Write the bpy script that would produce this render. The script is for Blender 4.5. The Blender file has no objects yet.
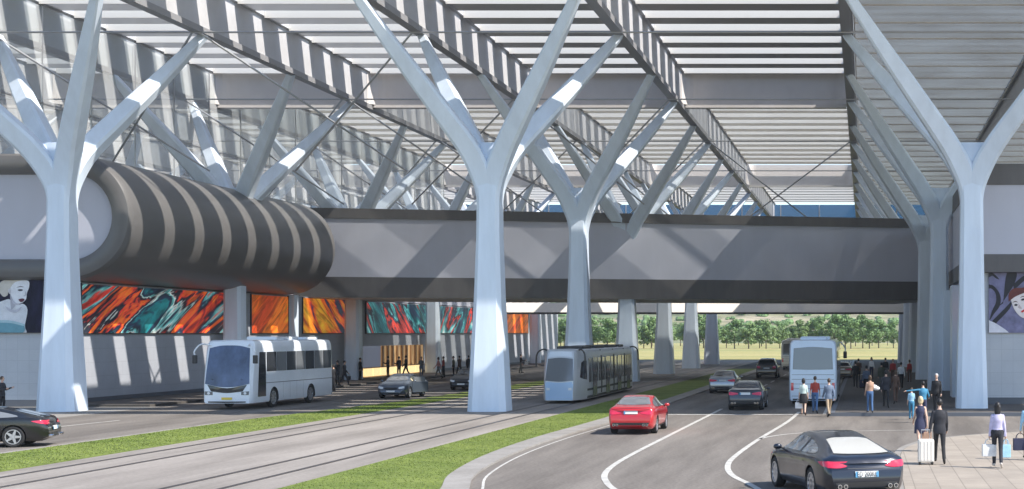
import bpy, bmesh, math, random
import numpy as np
from mathutils import Vector, Matrix
from mathutils.bvhtree import BVHTree
from mathutils.geometry import tessellate_polygon
R = math.radians
SC = bpy.context.scene
COL = SC.collection
rnd = random.Random(7)

# ------------------------------------------------------------------ camera, sky, sun, exposure
EYE = 3.85; FPX = 1500.0; CX = 865.0; CY = 333.0
cam_d = bpy.data.cameras.new('camera'); cam = bpy.data.objects.new('camera', cam_d); COL.objects.link(cam)
cam.location = (0, 0, EYE); cam.rotation_euler = (R(90), 0, 0)
cam_d.sensor_width = 36; cam_d.lens = FPX / 1024 * 36
cam_d.shift_x = -(CX - 512) / 1024; cam_d.shift_y = (CY - 244.5) / 1024
cam_d.clip_start = 0.5; cam_d.clip_end = 9000
SC.camera = cam
SUN_EL = 48.0; SUN_AZ = 20.0       # azimuth: from +X, swung towards the camera side
sun_dir = Vector((math.cos(R(SUN_EL)) * math.cos(R(SUN_AZ)), -math.cos(R(SUN_EL)) * math.sin(R(SUN_AZ)), math.sin(R(SUN_EL))))
W = bpy.data.worlds.new('World'); SC.world = W; W.use_nodes = True
nt = W.node_tree; nt.nodes.clear()
sky = nt.nodes.new('ShaderNodeTexSky'); sky.sky_type = 'NISHITA'; sky.sun_disc = False
sky.sun_elevation = R(SUN_EL); sky.sun_rotation = R(90 + SUN_AZ); sky.air_density = 1.0; sky.dust_density = 0.4; sky.ozone_density = 1.0
bg = nt.nodes.new('ShaderNodeBackground'); bg.inputs['Strength'].default_value = 0.15
wo = nt.nodes.new('ShaderNodeOutputWorld')
nt.links.new(sky.outputs[0], bg.inputs[0]); nt.links.new(bg.outputs[0], wo.inputs[0])
sl = bpy.data.lights.new('sun', 'SUN'); sl.energy = 4.2; sl.angle = R(0.5); sl.color = (1.0, 0.94, 0.86)
so = bpy.data.objects.new('sun', sl); COL.objects.link(so)
so.rotation_euler = sun_dir.to_track_quat('Z', 'Y').to_euler(); so.location = (60, -40, 90)
SC.view_settings.view_transform = 'Standard'; SC.view_settings.look = 'None'
SC.view_settings.gamma = 1; SC.view_settings.use_curve_mapping = False
SC.view_settings.exposure = 0.82
SC.render.engine = 'CYCLES'
SC.cycles.use_denoising = True
SC.cycles.max_bounces = 8; SC.cycles.diffuse_bounces = 5; SC.cycles.glossy_bounces = 3
SC.cycles.sample_clamp_indirect = 6

def gp(px, py):
    """ground point below a point of the photograph (measured once, then fixed in the world)"""
    Z = EYE * FPX / (py - CY)
    return ((px - CX) * Z / FPX, Z)

# ------------------------------------------------------------------ materials
def mat(name, col, rough=0.6, metal=0.0, spec=0.5, noise=None, bump=0.0, bscale=20, coat=0.0, emit=None):
    """noise = (scale, amount, stretch) value variation of the base colour"""
    m = bpy.data.materials.new(name); m.use_nodes = True
    t = m.node_tree; b = t.nodes['Principled BSDF']
    b.inputs['Base Color'].default_value = (*col, 1); b.inputs['Roughness'].default_value = rough
    b.inputs['Metallic'].default_value = metal; b.inputs['Specular IOR Level'].default_value = spec
    if coat: b.inputs['Coat Weight'].default_value = coat; b.inputs['Coat Roughness'].default_value = 0.06
    if emit: b.inputs['Emission Color'].default_value = (*emit[0], 1); b.inputs['Emission Strength'].default_value = emit[1]
    tc = None
    if noise or bump:
        tc = t.nodes.new('ShaderNodeTexCoord'); mp = t.nodes.new('ShaderNodeMapping')
        t.links.new(tc.outputs['Object'], mp.inputs[0])
    if noise:
        sc, am, st = noise; mp.inputs['Scale'].default_value = st
        n = t.nodes.new('ShaderNodeTexNoise'); n.inputs['Scale'].default_value = sc; n.inputs['Detail'].default_value = 6; n.inputs['Roughness'].default_value = 0.65
        t.links.new(mp.outputs[0], n.inputs[0])
        mr = t.nodes.new('ShaderNodeMapRange'); mr.inputs[1].default_value = 0.3; mr.inputs[2].default_value = 0.7
        mr.inputs[3].default_value = 1 - am; mr.inputs[4].default_value = 1 + am
        t.links.new(n.outputs[0], mr.inputs[0])
        mx = t.nodes.new('ShaderNodeVectorMath'); mx.operation = 'MULTIPLY'; mx.inputs[0].default_value = col
        t.links.new(mr.outputs[0], mx.inputs[1]); t.links.new(mx.outputs[0], b.inputs['Base Color'])
    if bump:
        n2 = t.nodes.new('ShaderNodeTexNoise'); n2.inputs['Scale'].default_value = bscale; n2.inputs['Detail'].default_value = 4
        t.links.new(tc.outputs['Object'], n2.inputs[0])
        bp = t.nodes.new('ShaderNodeBump'); bp.inputs['Strength'].default_value = bump; bp.inputs['Distance'].default_value = 0.03
        t.links.new(n2.outputs[0], bp.inputs['Height']); t.links.new(bp.outputs[0], b.inputs['Normal'])
    return m

def brick_mat(name, c1, c2, cm, w, h, mortar, rough=0.7, axes='XY', noise=0.12, offset=0.5):
    m = bpy.data.materials.new(name); m.use_nodes = True
    t = m.node_tree; b = t.nodes['Principled BSDF']; b.inputs['Roughness'].default_value = rough
    tc = t.nodes.new('ShaderNodeTexCoord'); sp = t.nodes.new('ShaderNodeSeparateXYZ'); cb = t.nodes.new('ShaderNodeCombineXYZ')
    t.links.new(tc.outputs['Object'], sp.inputs[0])
    t.links.new(sp.outputs['XYZ'.index(axes[0])], cb.inputs[0]); t.links.new(sp.outputs['XYZ'.index(axes[1])], cb.inputs[1])
    br = t.nodes.new('ShaderNodeTexBrick'); br.offset = offset
    br.inputs['Color1'].default_value = (*c1, 1); br.inputs['Color2'].default_value = (*c2, 1); br.inputs['Mortar'].default_value = (*cm, 1)
    br.inputs['Scale'].default_value = 1; br.inputs['Brick Width'].default_value = w; br.inputs['Row Height'].default_value = h; br.inputs['Mortar Size'].default_value = mortar
    t.links.new(cb.outputs[0], br.inputs[0])
    n = t.nodes.new('ShaderNodeTexNoise'); n.inputs['Scale'].default_value = 0.7; n.inputs['Detail'].default_value = 8; n.inputs['Roughness'].default_value = 0.7
    t.links.new(tc.outputs['Object'], n.inputs[0])
    mr = t.nodes.new('ShaderNodeMapRange'); mr.inputs[1].default_value = 0.3; mr.inputs[2].default_value = 0.7; mr.inputs[3].default_value = 1 - noise; mr.inputs[4].default_value = 1 + noise
    t.links.new(n.outputs[0], mr.inputs[0])
    mx = t.nodes.new('ShaderNodeVectorMath'); mx.operation = 'MULTIPLY'
    t.links.new(br.outputs[0], mx.inputs[0]); t.links.new(mr.outputs[0], mx.inputs[1]); t.links.new(mx.outputs[0], b.inputs['Base Color'])
    return m

def ground_mat(name, c1, c2, scale, stretch=(1, 1, 1), c3=None, rough=0.9, fine=(30, 0.12)):
    m = bpy.data.materials.new(name); m.use_nodes = True
    t = m.node_tree; b = t.nodes['Principled BSDF']; b.inputs['Roughness'].default_value = rough; b.inputs['Specular IOR Level'].default_value = 0.25
    tc = t.nodes.new('ShaderNodeTexCoord'); mp = t.nodes.new('ShaderNodeMapping'); mp.inputs['Scale'].default_value = stretch
    t.links.new(tc.outputs['Object'], mp.inputs[0])
    n = t.nodes.new('ShaderNodeTexNoise'); n.inputs['Scale'].default_value = scale; n.inputs['Detail'].default_value = 7; n.inputs['Roughness'].default_value = 0.62
    t.links.new(mp.outputs[0], n.inputs[0])
    cr = t.nodes.new('ShaderNodeValToRGB'); cr.color_ramp.elements[0].position = 0.36; cr.color_ramp.elements[1].position = 0.64
    cr.color_ramp.elements[0].color = (*c1, 1); cr.color_ramp.elements[1].color = (*c2, 1)
    if c3: e = cr.color_ramp.elements.new(0.5); e.color = (*c3, 1)
    t.links.new(n.outputs[0], cr.inputs[0])
    n2 = t.nodes.new('ShaderNodeTexNoise'); n2.inputs['Scale'].default_value = fine[0]; n2.inputs['Detail'].default_value = 3
    t.links.new(tc.outputs['Object'], n2.inputs[0])
    mr = t.nodes.new('ShaderNodeMapRange'); mr.inputs[1].default_value = 0.3; mr.inputs[2].default_value = 0.7; mr.inputs[3].default_value = 1 - fine[1]; mr.inputs[4].default_value = 1 + fine[1]
    t.links.new(n2.outputs[0], mr.inputs[0])
    mx = t.nodes.new('ShaderNodeVectorMath'); mx.operation = 'MULTIPLY'
    t.links.new(cr.outputs[0], mx.inputs[0]); t.links.new(mr.outputs[0], mx.inputs[1]); t.links.new(mx.outputs[0], b.inputs['Base Color'])
    return m

def paint_mat(name, stops, seed, scale=0.62, tilt=0.7, dist=0.9):
    """abstract streaky painting on a banner: stretched, distorted noise through a hard colour ramp"""
    m = bpy.data.materials.new(name); m.use_nodes = True
    t = m.node_tree; b = t.nodes['Principled BSDF']; b.inputs['Roughness'].default_value = 0.5
    tc = t.nodes.new('ShaderNodeTexCoord'); mp = t.nodes.new('ShaderNodeMapping')
    mp.inputs['Location'].default_value = (seed * 3.7, seed * 1.3, seed * 2.1); mp.inputs['Scale'].default_value = (1, 0.42, 1.0); mp.inputs['Rotation'].default_value = (tilt, 0, 0)
    t.links.new(tc.outputs['Object'], mp.inputs[0])
    m2 = t.nodes.new('ShaderNodeMapping'); m2.inputs['Scale'].default_value = (1, 1.0, 0.22)
    t.links.new(mp.outputs[0], m2.inputs[0])
    n = t.nodes.new('ShaderNodeTexNoise'); n.inputs['Scale'].default_value = scale; n.inputs['Detail'].default_value = 5; n.inputs['Roughness'].default_value = 0.58; n.inputs['Distortion'].default_value = dist
    t.links.new(m2.outputs[0], n.inputs[0])
    cr = t.nodes.new('ShaderNodeValToRGB'); el = cr.color_ramp.elements
    for i, (p, c) in enumerate(stops):
        e = el[i] if i < 2 else el.new(p)
        e.position = p; e.color = (*c, 1)
    t.links.new(n.outputs[0], cr.inputs[0])
    n2 = t.nodes.new('ShaderNodeTexNoise'); n2.inputs['Scale'].default_value = 2.6; n2.inputs['Detail'].default_value = 4; n2.inputs['Distortion'].default_value = 1.0
    t.links.new(m2.outputs[0], n2.inputs[0])
    mr = t.nodes.new('ShaderNodeMapRange'); mr.inputs[1].default_value = 0.35; mr.inputs[2].default_value = 0.62; mr.inputs[3].default_value = 0.42; mr.inputs[4].default_value = 1.2
    t.links.new(n2.outputs[0], mr.inputs[0])
    mx = t.nodes.new('ShaderNodeVectorMath'); mx.operation = 'MULTIPLY'
    t.links.new(cr.outputs[0], mx.inputs[0]); t.links.new(mr.outputs[0], mx.inputs[1]); t.links.new(mx.outputs[0], b.inputs['Base Color'])
    t.links.new(mx.outputs[0], b.inputs['Emission Color']); b.inputs['Emission Strength'].default_value = 0.22   # glow added so the painting reads bright in shade
    return m

M = {}
M['white_steel'] = mat('white_steel', (0.66, 0.745, 0.85), 0.38, noise=(0.9, 0.08, (1.6, 1.6, 0.25)))
M['girder'] = mat('girder', (0.54, 0.54, 0.55), 0.5, noise=(0.5, 0.10, (1, 1, 1)))
M['cross_beam'] = mat('cross_beam', (0.70, 0.66, 0.635), 0.4, noise=(0.5, 0.06, (1, 1, 1)))
M['chord'] = mat('chord', (0.27, 0.27, 0.28), 0.45)
M['louvre'] = mat('louvre', (0.40, 0.385, 0.37), 0.55, noise=(0.4, 0.06, (0.3, 1, 1)))
M['fin'] = mat('fin', (0.78, 0.73, 0.66), 0.5)
M['pale_glaze'] = mat('pale_glaze', (0.62, 0.62, 0.60), 0.25, noise=(0.25, 0.12, (1, 0.3, 1)))
M['rod'] = mat('rod', (0.45, 0.46, 0.48), 0.3, 0.6)
M['fascia'] = mat('fascia', (0.50, 0.505, 0.575), 0.45, noise=(0.35, 0.06, (1, 1, 0.25)))
M['dark_band'] = mat('dark_band', (0.115, 0.108, 0.108), 0.5, noise=(1.5, 0.12, (1, 1, 0.2)))
M['nose'] = mat('nose', (0.135, 0.130, 0.127), 0.40, 0.05, coat=0.04, noise=(0.8, 0.08, (1, 0.2, 1)))
M['soffit'] = mat('soffit', (0.7, 0.7, 0.7), 0.6)
M['white_paint'] = mat('white_paint', (0.47, 0.455, 0.42), 0.7, noise=(2.2, 0.30, (1, 1, 1)))
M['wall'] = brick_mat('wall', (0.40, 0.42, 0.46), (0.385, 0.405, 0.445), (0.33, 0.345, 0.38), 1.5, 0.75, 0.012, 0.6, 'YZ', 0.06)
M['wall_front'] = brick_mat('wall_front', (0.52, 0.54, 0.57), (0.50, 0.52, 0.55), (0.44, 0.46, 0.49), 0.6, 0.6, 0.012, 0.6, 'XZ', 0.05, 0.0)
M['plinth'] = mat('plinth', (0.10, 0.11, 0.13), 0.5)
M['asphalt'] = ground_mat('asphalt', (0.126, 0.112, 0.099), (0.215, 0.193, 0.171), 0.6, (1, 0.10, 1), fine=(11, 0.2))
M['asphalt_dark'] = ground_mat('asphalt_dark', (0.060, 0.060, 0.062), (0.085, 0.085, 0.086), 0.4, (1, 0.25, 1), fine=(14, 0.14))
M['trackbed'] = ground_mat('trackbed', (0.205, 0.184, 0.164), (0.31, 0.28, 0.252), 0.6, (1, 0.12, 1), fine=(8, 0.10))
M['concrete'] = ground_mat('concrete', (0.235, 0.22, 0.20), (0.30, 0.283, 0.262), 0.7, fine=(12, 0.08))
M['walk_dark'] = brick_mat('walk_dark', (0.085, 0.075, 0.068), (0.10, 0.09, 0.08), (0.06, 0.055, 0.05), 1.2, 0.6, 0.02, 0.8, 'XY', 0.15)
M['plaza'] = brick_mat('plaza', (0.34, 0.293, 0.240), (0.30, 0.258, 0.212), (0.22, 0.19, 0.157), 1.25, 0.62, 0.016, 0.8, 'YX', 0.16)
M['rail'] = mat('rail', (0.07, 0.062, 0.060), 0.5, 0.3)
M['field'] = ground_mat('field', (0.30, 0.28, 0.10), (0.17, 0.21, 0.065), 0.012, (0.4, 1.6, 1), (0.38, 0.33, 0.14), fine=(0.6, 0.15))
M['soil'] = ground_mat('soil', (0.105, 0.145, 0.030), (0.175, 0.215, 0.055), 0.5, fine=(4, 0.15))
M['grass'] = ground_mat('grass', (0.115, 0.165, 0.030), (0.215, 0.262, 0.062), 0.35, fine=(2, 0.14))
M['hill'] = ground_mat('hill', (0.11, 0.15, 0.07), (0.38, 0.32, 0.22), 0.013, (0.6, 1.3, 1), (0.21, 0.21, 0.11), fine=(0.09, 0.35))  # hill tones paled to suggest distance haze
M['bark'] = mat('bark', (0.10, 0.075, 0.055), 0.9)
M['leaf_a'] = mat('leaf_a', (0.13, 0.22, 0.07), 0.7, noise=(0.35, 0.4, (1, 1, 1)))  # both leaf greens lightened to suggest distance haze
M['leaf_b'] = mat('leaf_b', (0.165, 0.25, 0.085), 0.7, noise=(0.35, 0.4, (1, 1, 1)))
M['wood'] = mat('wood', (0.42, 0.24, 0.11), 0.5, noise=(2, 0.2, (1, 4, 0.3)))
M['glow'] = mat('glow', (0.9, 0.75, 0.45), 0.6, emit=((1.0, 0.74, 0.36), 0.62))
M['glow_dim'] = mat('glow_dim', (0.5, 0.33, 0.17), 0.6, emit=((1.0, 0.60, 0.26), 0.16))
M['glow_blue'] = mat('glow_blue', (0.2, 0.23, 0.32), 0.4, emit=((0.6, 0.68, 1.0), 0.06))
M['rubber'] = mat('rubber', (0.02, 0.02, 0.021), 0.8)
M['rim'] = mat('rim', (0.62, 0.63, 0.66), 0.28, 0.85)
M['glass'] = mat('glass', (0.030, 0.034, 0.040), 0.06, spec=0.8)
M['glass_pale'] = mat('glass_pale', (0.16, 0.17, 0.18), 0.08, spec=0.9, coat=0.6)
M['glass_sky_reflect'] = mat('glass_sky_reflect', (0.74, 0.72, 0.66), 0.18, 0.25, coat=1.0)  # pale base colour stands in for reflected bright sky
M['glass_blue'] = mat('glass_blue', (0.06, 0.085, 0.16), 0.08, spec=0.9, noise=(1.2, 0.5, (1, 1, 0.6)))
M['trim'] = mat('trim', (0.03, 0.03, 0.032), 0.45)
M['chrome'] = mat('chrome', (0.75, 0.76, 0.78), 0.15, 1.0)
M['lamp_red'] = mat('lamp_red', (0.62, 0.02, 0.06), 0.15, coat=1.0)
M['lamp_clear'] = mat('lamp_clear', (0.75, 0.78, 0.8), 0.12, coat=1.0)
M['plate'] = mat('plate', (0.75, 0.76, 0.74), 0.5)
M['plate_blue'] = mat('plate_blue', (0.10, 0.32, 0.55), 0.5)
M['plate_yellow'] = mat('plate_yellow', (0.75, 0.55, 0.08), 0.5)
M['ink'] = mat('ink', (0.02, 0.02, 0.025), 0.6)
M['cream'] = mat('cream', (0.62, 0.54, 0.36), 0.7)
M['coach_blue'] = mat('coach_blue', (0.60, 0.69, 0.80), 0.28, coat=0.7, noise=(0.8, 0.05, (1, 1, 1)))
M['coach_white'] = mat('coach_white', (0.74, 0.79, 0.85), 0.28, coat=0.7, noise=(0.8, 0.05, (1, 1, 1)))
M['tram_silver'] = mat('tram_silver', (0.62, 0.64, 0.66), 0.3, 0.35, noise=(0.9, 0.06, (1, 1, 1)))
M['tram_blue'] = mat('tram_blue', (0.38, 0.53, 0.72), 0.3, coat=0.6)
def frit(name, lo, hi, col, pitch, dif=0.6):
    m = bpy.data.materials.new(name); m.use_nodes = True
    t = m.node_tree; t.nodes.clear(); out = t.nodes.new('ShaderNodeOutputMaterial')
    tr = t.nodes.new('ShaderNodeBsdfTransparent'); tr.inputs[0].default_value = (0.84, 0.85, 0.84, 1)
    tl = t.nodes.new('ShaderNodeBsdfTranslucent'); tl.inputs[0].default_value = (*col, 1)
    df = t.nodes.new('ShaderNodeBsdfPrincipled'); df.inputs['Base Color'].default_value = (*col, 1); df.inputs['Roughness'].default_value = 0.3
    mm = t.nodes.new('ShaderNodeMixShader'); mm.inputs[0].default_value = dif
    t.links.new(tl.outputs[0], mm.inputs[1]); t.links.new(df.outputs[0], mm.inputs[2])
    tc = t.nodes.new('ShaderNodeTexCoord'); sp = t.nodes.new('ShaderNodeSeparateXYZ'); t.links.new(tc.outputs['Object'], sp.inputs[0])
    dv = t.nodes.new('ShaderNodeMath'); dv.operation = 'DIVIDE'; dv.inputs[1].default_value = pitch; t.links.new(sp.outputs[1], dv.inputs[0])
    fr = t.nodes.new('ShaderNodeMath'); fr.operation = 'FRACT'; t.links.new(dv.outputs[0], fr.inputs[0])
    gt = t.nodes.new('ShaderNodeMath'); gt.operation = 'GREATER_THAN'; gt.inputs[1].default_value = 0.5; t.links.new(fr.outputs[0], gt.inputs[0])
    n = t.nodes.new('ShaderNodeTexNoise'); n.inputs['Scale'].default_value = 0.35; n.inputs['Detail'].default_value = 5; t.links.new(tc.outputs['Object'], n.inputs[0])
    mr = t.nodes.new('ShaderNodeMapRange'); mr.inputs[3].default_value = lo; mr.inputs[4].default_value = hi; t.links.new(gt.outputs[0], mr.inputs[0])
    ad = t.nodes.new('ShaderNodeMath'); ad.operation = 'MULTIPLY_ADD'; ad.inputs[1].default_value = 0.35; t.links.new(n.outputs[0], ad.inputs[0]); 
    sb = t.nodes.new('ShaderNodeMath'); sb.operation = 'SUBTRACT'; sb.inputs[1].default_value = 0.17; t.links.new(mr.outputs[0], sb.inputs[0]); t.links.new(sb.outputs[0], ad.inputs[2])
    mx = t.nodes.new('ShaderNodeMixShader'); t.links.new(ad.outputs[0], mx.inputs[0]); t.links.new(tr.outputs[0], mx.inputs[1]); t.links.new(mm.outputs[0], mx.inputs[2])
    t.links.new(mx.outputs[0], out.inputs[0]); return m
def panel_mat(name, col, trans):
    m = bpy.data.materials.new(name); m.use_nodes = True
    t = m.node_tree; b = t.nodes['Principled BSDF']; b.inputs['Base Color'].default_value = (*col, 1); b.inputs['Roughness'].default_value = 0.4
    tl = t.nodes.new('ShaderNodeBsdfTranslucent'); tl.inputs[0].default_value = (*col, 1)
    mx = t.nodes.new('ShaderNodeMixShader'); mx.inputs[0].default_value = trans; o = t.nodes['Material Output']
    t.links.new(b.outputs[0], mx.inputs[1]); t.links.new(tl.outputs[0], mx.inputs[2]); t.links.new(mx.outputs[0], o.inputs[0]); return m
M['opal'] = panel_mat('opal', (0.66, 0.66, 0.66), 0.42)
def clear_glass(name, tint, fac, col, rough=0.12):
    m = bpy.data.materials.new(name); m.use_nodes = True
    t = m.node_tree; t.nodes.clear(); out = t.nodes.new('ShaderNodeOutputMaterial')
    tr = t.nodes.new('ShaderNodeBsdfTransparent'); tr.inputs[0].default_value = (*tint, 1)
    b = t.nodes.new('ShaderNodeBsdfPrincipled'); b.inputs['Base Color'].default_value = (*col, 1); b.inputs['Roughness'].default_value = rough
    mx = t.nodes.new('ShaderNodeMixShader'); mx.inputs[0].default_value = fac
    t.links.new(tr.outputs[0], mx.inputs[1]); t.links.new(b.outputs[0], mx.inputs[2]); t.links.new(mx.outputs[0], out.inputs[0]); return m
M['screen_glass'] = clear_glass('screen_glass', (0.93, 0.95, 0.95), 0.22, (0.80, 0.81, 0.82), 0.5)
M['end_glass'] = clear_glass('end_glass', (0.24, 0.34, 0.46), 0.12, (0.35, 0.42, 0.5))  # glass tint added to darken the overbright sky behind it
M['frit'] = frit('frit', 0.28, 0.50, (0.62, 0.61, 0.58), 2.4)
M['frit_band'] = frit('frit_band', 0.20, 0.98, (0.70, 0.69, 0.66), 3.7, 0.30)
M['frit_grey'] = frit('frit_grey', 0.73, 0.79, (0.46, 0.46, 0.45), 1.6)
def carpaint(name, c, metal=0.3): 
    if name not in M: M[name] = mat(name, c, 0.28, metal, coat=1.0, noise=(2, 0.04, (1, 1, 1)))
    return M[name]

# ------------------------------------------------------------------ mesh helpers
class MB:
    def __init__(s): s.v = []; s.f = []; s.m = []
    def add(s, vs, fs, m=0):
        o = len(s.v); s.v += [tuple(p) for p in vs]
        for f in fs: s.f.append(tuple(i + o for i in f)); s.m.append(m)
        return s
    def box(s, x0, x1, y0, y1, z0, z1, m=0):
        return s.add([(x0,y0,z0),(x1,y0,z0),(x1,y1,z0),(x0,y1,z0),(x0,y0,z1),(x1,y0,z1),(x1,y1,z1),(x0,y1,z1)],
              [(0,3,2,1),(4,5,6,7),(0,1,5,4),(1,2,6,5),(2,3,7,6),(3,0,4,7)], m)
    def loft(s, rings, m=0, cap0=True, cap1=True, close=True):
        n = len(rings[0]); vs = [p for r in rings for p in r]; fs = []
        for i in range(len(rings) - 1):
            for j in range(n if close else n - 1):
                k = (j + 1) % n
                fs.append((i*n+j, i*n+k, (i+1)*n+k, (i+1)*n+j))
        if cap0: fs.append(tuple(range(n - 1, -1, -1)))
        if cap1: fs.append(tuple((len(rings)-1)*n + j for j in range(n)))
        return s.add(vs, fs, m)
    def tube(s, p0, p1, r0, r1=None, n=8, m=0):
        p0 = Vector(p0); p1 = Vector(p1); r1 = r0 if r1 is None else r1
        d = (p1 - p0).normalized(); a = d.orthogonal().normalized(); b = d.cross(a)
        ring = lambda p, r: [p + a*(r*math.cos(2*math.pi*i/n)) + b*(r*math.sin(2*math.pi*i/n)) for i in range(n)]
        return s.loft([ring(p0, r0), ring(p1, r1)], m)
    def sheet(s, poly, z, m=0):
        tri = tessellate_polygon([[Vector((p[0], p[1], 0)) for p in poly]])
        vs = [(p[0], p[1], z) for p in poly]; fs = []
        for t in tri:
            a, b, c = [Vector(vs[i]) for i in t]
            fs.append(t if (b-a).cross(c-a).z > 0 else (t[0], t[2], t[1]))
        return s.add(vs, fs, m)
    def prism(s, poly, z0, z1, m=0):
        n = len(poly); area = sum(poly[i][0]*poly[(i+1)%n][1]-poly[(i+1)%n][0]*poly[i][1] for i in range(n))
        if area < 0: poly = poly[::-1]
        s.sheet(poly, z1, m)
        vs = [(p[0], p[1], z0) for p in poly] + [(p[0], p[1], z1) for p in poly]
        return s.add(vs, [(i, (i+1)%n, n+(i+1)%n, n+i) for i in range(n)], m)
    def ball(s, c, r, n=10, k=7, m=0):
        r = (r, r, r) if not hasattr(r, '__len__') else r
        rings = []
        for i in range(1, k):
            a = math.pi*i/k
            rings.append([(c[0]+r[0]*math.sin(a)*math.cos(2*math.pi*j/n), c[1]+r[1]*math.sin(a)*math.sin(2*math.pi*j/n), c[2]-r[2]*math.cos(a)) for j in range(n)])
        return s.loft(rings, m)
    def mesh(s, name, mats, smooth=False):
        me = bpy.data.meshes.new(name); me.from_pydata(s.v, [], s.f)
        for x in (mats if isinstance(mats, (list, tuple)) else [mats]): me.materials.append(x)
        me.polygons.foreach_set('material_index', s.m)
        if smooth: me.polygons.foreach_set('use_smooth', [True]*len(s.f))
        me.update(); return me
    def build(s, name, mats, parent=None, smooth=False, bevel=0.0, loc=None):
        me = s.mesh(name, mats, smooth)
        if bevel:
            bm = bmesh.new(); bm.from_mesh(me); bmesh.ops.remove_doubles(bm, verts=bm.verts, dist=1e-5)
            es = [e for e in bm.edges if len(e.link_faces) == 2 and e.calc_face_angle(0) > 0.6]
            bmesh.ops.bevel(bm, geom=es, offset=bevel, segments=2, profile=0.6, affect='EDGES', clamp_overlap=True)
            bm.to_mesh(me); bm.free()
        return link(me, name, parent, loc)

def link(me, name, parent=None, loc=None):
    o = bpy.data.objects.new(name, me); COL.objects.link(o)
    if parent: o.parent = parent
    if loc: o.location = loc
    return o
def sharp(me, ang=35):
    me.polygons.foreach_set('use_smooth', [True]*len(me.polygons)); me.set_sharp_from_angle(angle=R(ang))
def tag(o, label=None, cat=None, group=None, kind=None):
    if label: o['label'] = label
    if cat: o['category'] = cat
    if group: o['group'] = group
    if kind: o['kind'] = kind
    return o
def struct(o): o['kind'] = 'structure'; return o
def thing(name, label, cat, loc=(0,0,0), rz=0, group=None):
    o = bpy.data.objects.new(name, None); COL.objects.link(o); o.empty_display_size = 0.3
    o.location = loc; o.rotation_euler = (0, 0, rz); return tag(o, label, cat, group, 'thing')
def dup(o, parent=None):
    c = o.copy(); COL.objects.link(c)
    if parent: c.parent = parent
    for ch in list(o.children): dup(ch, c)
    return c
def baked(me, mods):
    """mesh with modifiers applied; mods = list of (type, dict)"""
    o = bpy.data.objects.new('temporary', me); COL.objects.link(o)
    for ty, kw in mods:
        md = o.modifiers.new(ty.lower(), ty)
        for k, v in kw.items(): setattr(md, k, v)
    dg = bpy.context.evaluated_depsgraph_get(); dg.update()
    r = bpy.data.meshes.new_from_object(o.evaluated_get(dg), preserve_all_data_layers=True, depsgraph=dg)
    bpy.data.objects.remove(o); return r
def ribbon(pts, w, smooth=6):
    P = crv(pts, smooth); L = []; Rr = []
    for i, p in enumerate(P):
        a = P[max(0, i-1)]; b = P[min(len(P)-1, i+1)]
        d = Vector((b[0]-a[0], b[1]-a[1])).normalized(); n = Vector((-d.y, d.x))*w/2
        L.append((p[0]+n.x, p[1]+n.y)); Rr.append((p[0]-n.x, p[1]-n.y))
    return L, Rr
def crv(pts, k=6):
    """Catmull-Rom through 2-D or 3-D points"""
    P = [np.array(p, float) for p in pts]; P = [2*P[0]-P[1]] + P + [2*P[-1]-P[-2]]; out = []
    for i in range(1, len(P)-2):
        for j in range(k):
            t = j/k; a, b, c, d = P[i-1], P[i], P[i+1], P[i+2]
            out.append(0.5*((2*b)+(-a+c)*t+(2*a-5*b+4*c-d)*t*t+(-a+3*b-3*c+d)*t**3))
    out.append(P[-2]); return [tuple(p) for p in out]
def strip(mb, L, Rr, z, m=0):
    n = len(L); vs = [(p[0], p[1], z) for p in L] + [(p[0], p[1], z) for p in Rr]
    return mb.add(vs, [(i, n+i, n+i+1, i+1) for i in range(n-1)], m)

# ------------------------------------------------------------------ ground and roads
ROOF_END = 214.0
struct(MB().sheet([(-4500,-300),(4500,-300),(4500,7000),(-4500,7000)], -0.03).build('ground', M['field']))
struct(MB().sheet([(-150,-60),(80,-60),(80,214),(-150,214)], 0.0).build('station_pavement', M['asphalt_dark']))
struct(MB().sheet([(-36.6,-40),(-27.3,-40),(-27.3,66),(-25.9,84),(-25.9,212),(-36.6,212)], 0.004).build('coach_road', M['asphalt']))
struct(MB().sheet([(-150,60),(-36.6,66.5),(-36.6,78),(-150,78)], 0.008).build('forecourt_paving', M['concrete']))
struct(MB().prism([(-42,78),(-37.2,78),(-37.2,205),(-42,205)], 0.0, 0.13).build('left_pavement', M['walk_dark']))
struct(MB().sheet([(-23.9,-40),(-14.45,-40),(-14.45,212),(-23.9,212)], 0.008).build('tram_track_bed', M['trackbed']))
for x in (-22.95, -21.5, -17.32, -15.87):
    rb = MB().box(x-0.075, x+0.075, -40, 212, 0.008, 0.022); struct(rb.build('tram_rail', M['rail']))
g2 = crv([(-9.4,30),(-10.25,36),(-11.2,40.5),(-11.85,47),(-12.0,55),(-11.7,66),(-11.45,90),(-11.45,160)], 8)
k2 = crv([(-8.6,30),(-9.55,36),(-10.5,40.5),(-11.1,47),(-11.2,55),(-10.85,66),(-10.6,90),(-10.6,160)], 8)
struct(MB().prism([(-14.4,30)] + g2 + [(-14.4,160)], 0.0, 0.035).build('lawn_bed', M['soil']))
kb = MB(); kp = g2 + k2[::-1]; kb.prism(kp, 0.0, 0.06); struct(kb.build('lawn_kerb', M['concrete']))
struct(MB().prism([(-27.35,-20),(-23.95,-20),(-23.95,150),(-25.95,150),(-25.95,84),(-27.35,66)], 0.0, 0.03).build('lawn_bed', M['soil']))
kl = MB(); kl.box(-27.5,-27.352,-20,66,0,0.045); struct(kl.build('lawn_kerb', M['concrete']))
struct(MB().sheet([(p[0]+0.004, p[1]) for p in k2] + [(-1.4,160),(-1.4,69.5),(70,69.5),(70,-40),(-6,-40),(-6,20)], 0.004).build('main_road', M['asphalt']))
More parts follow.
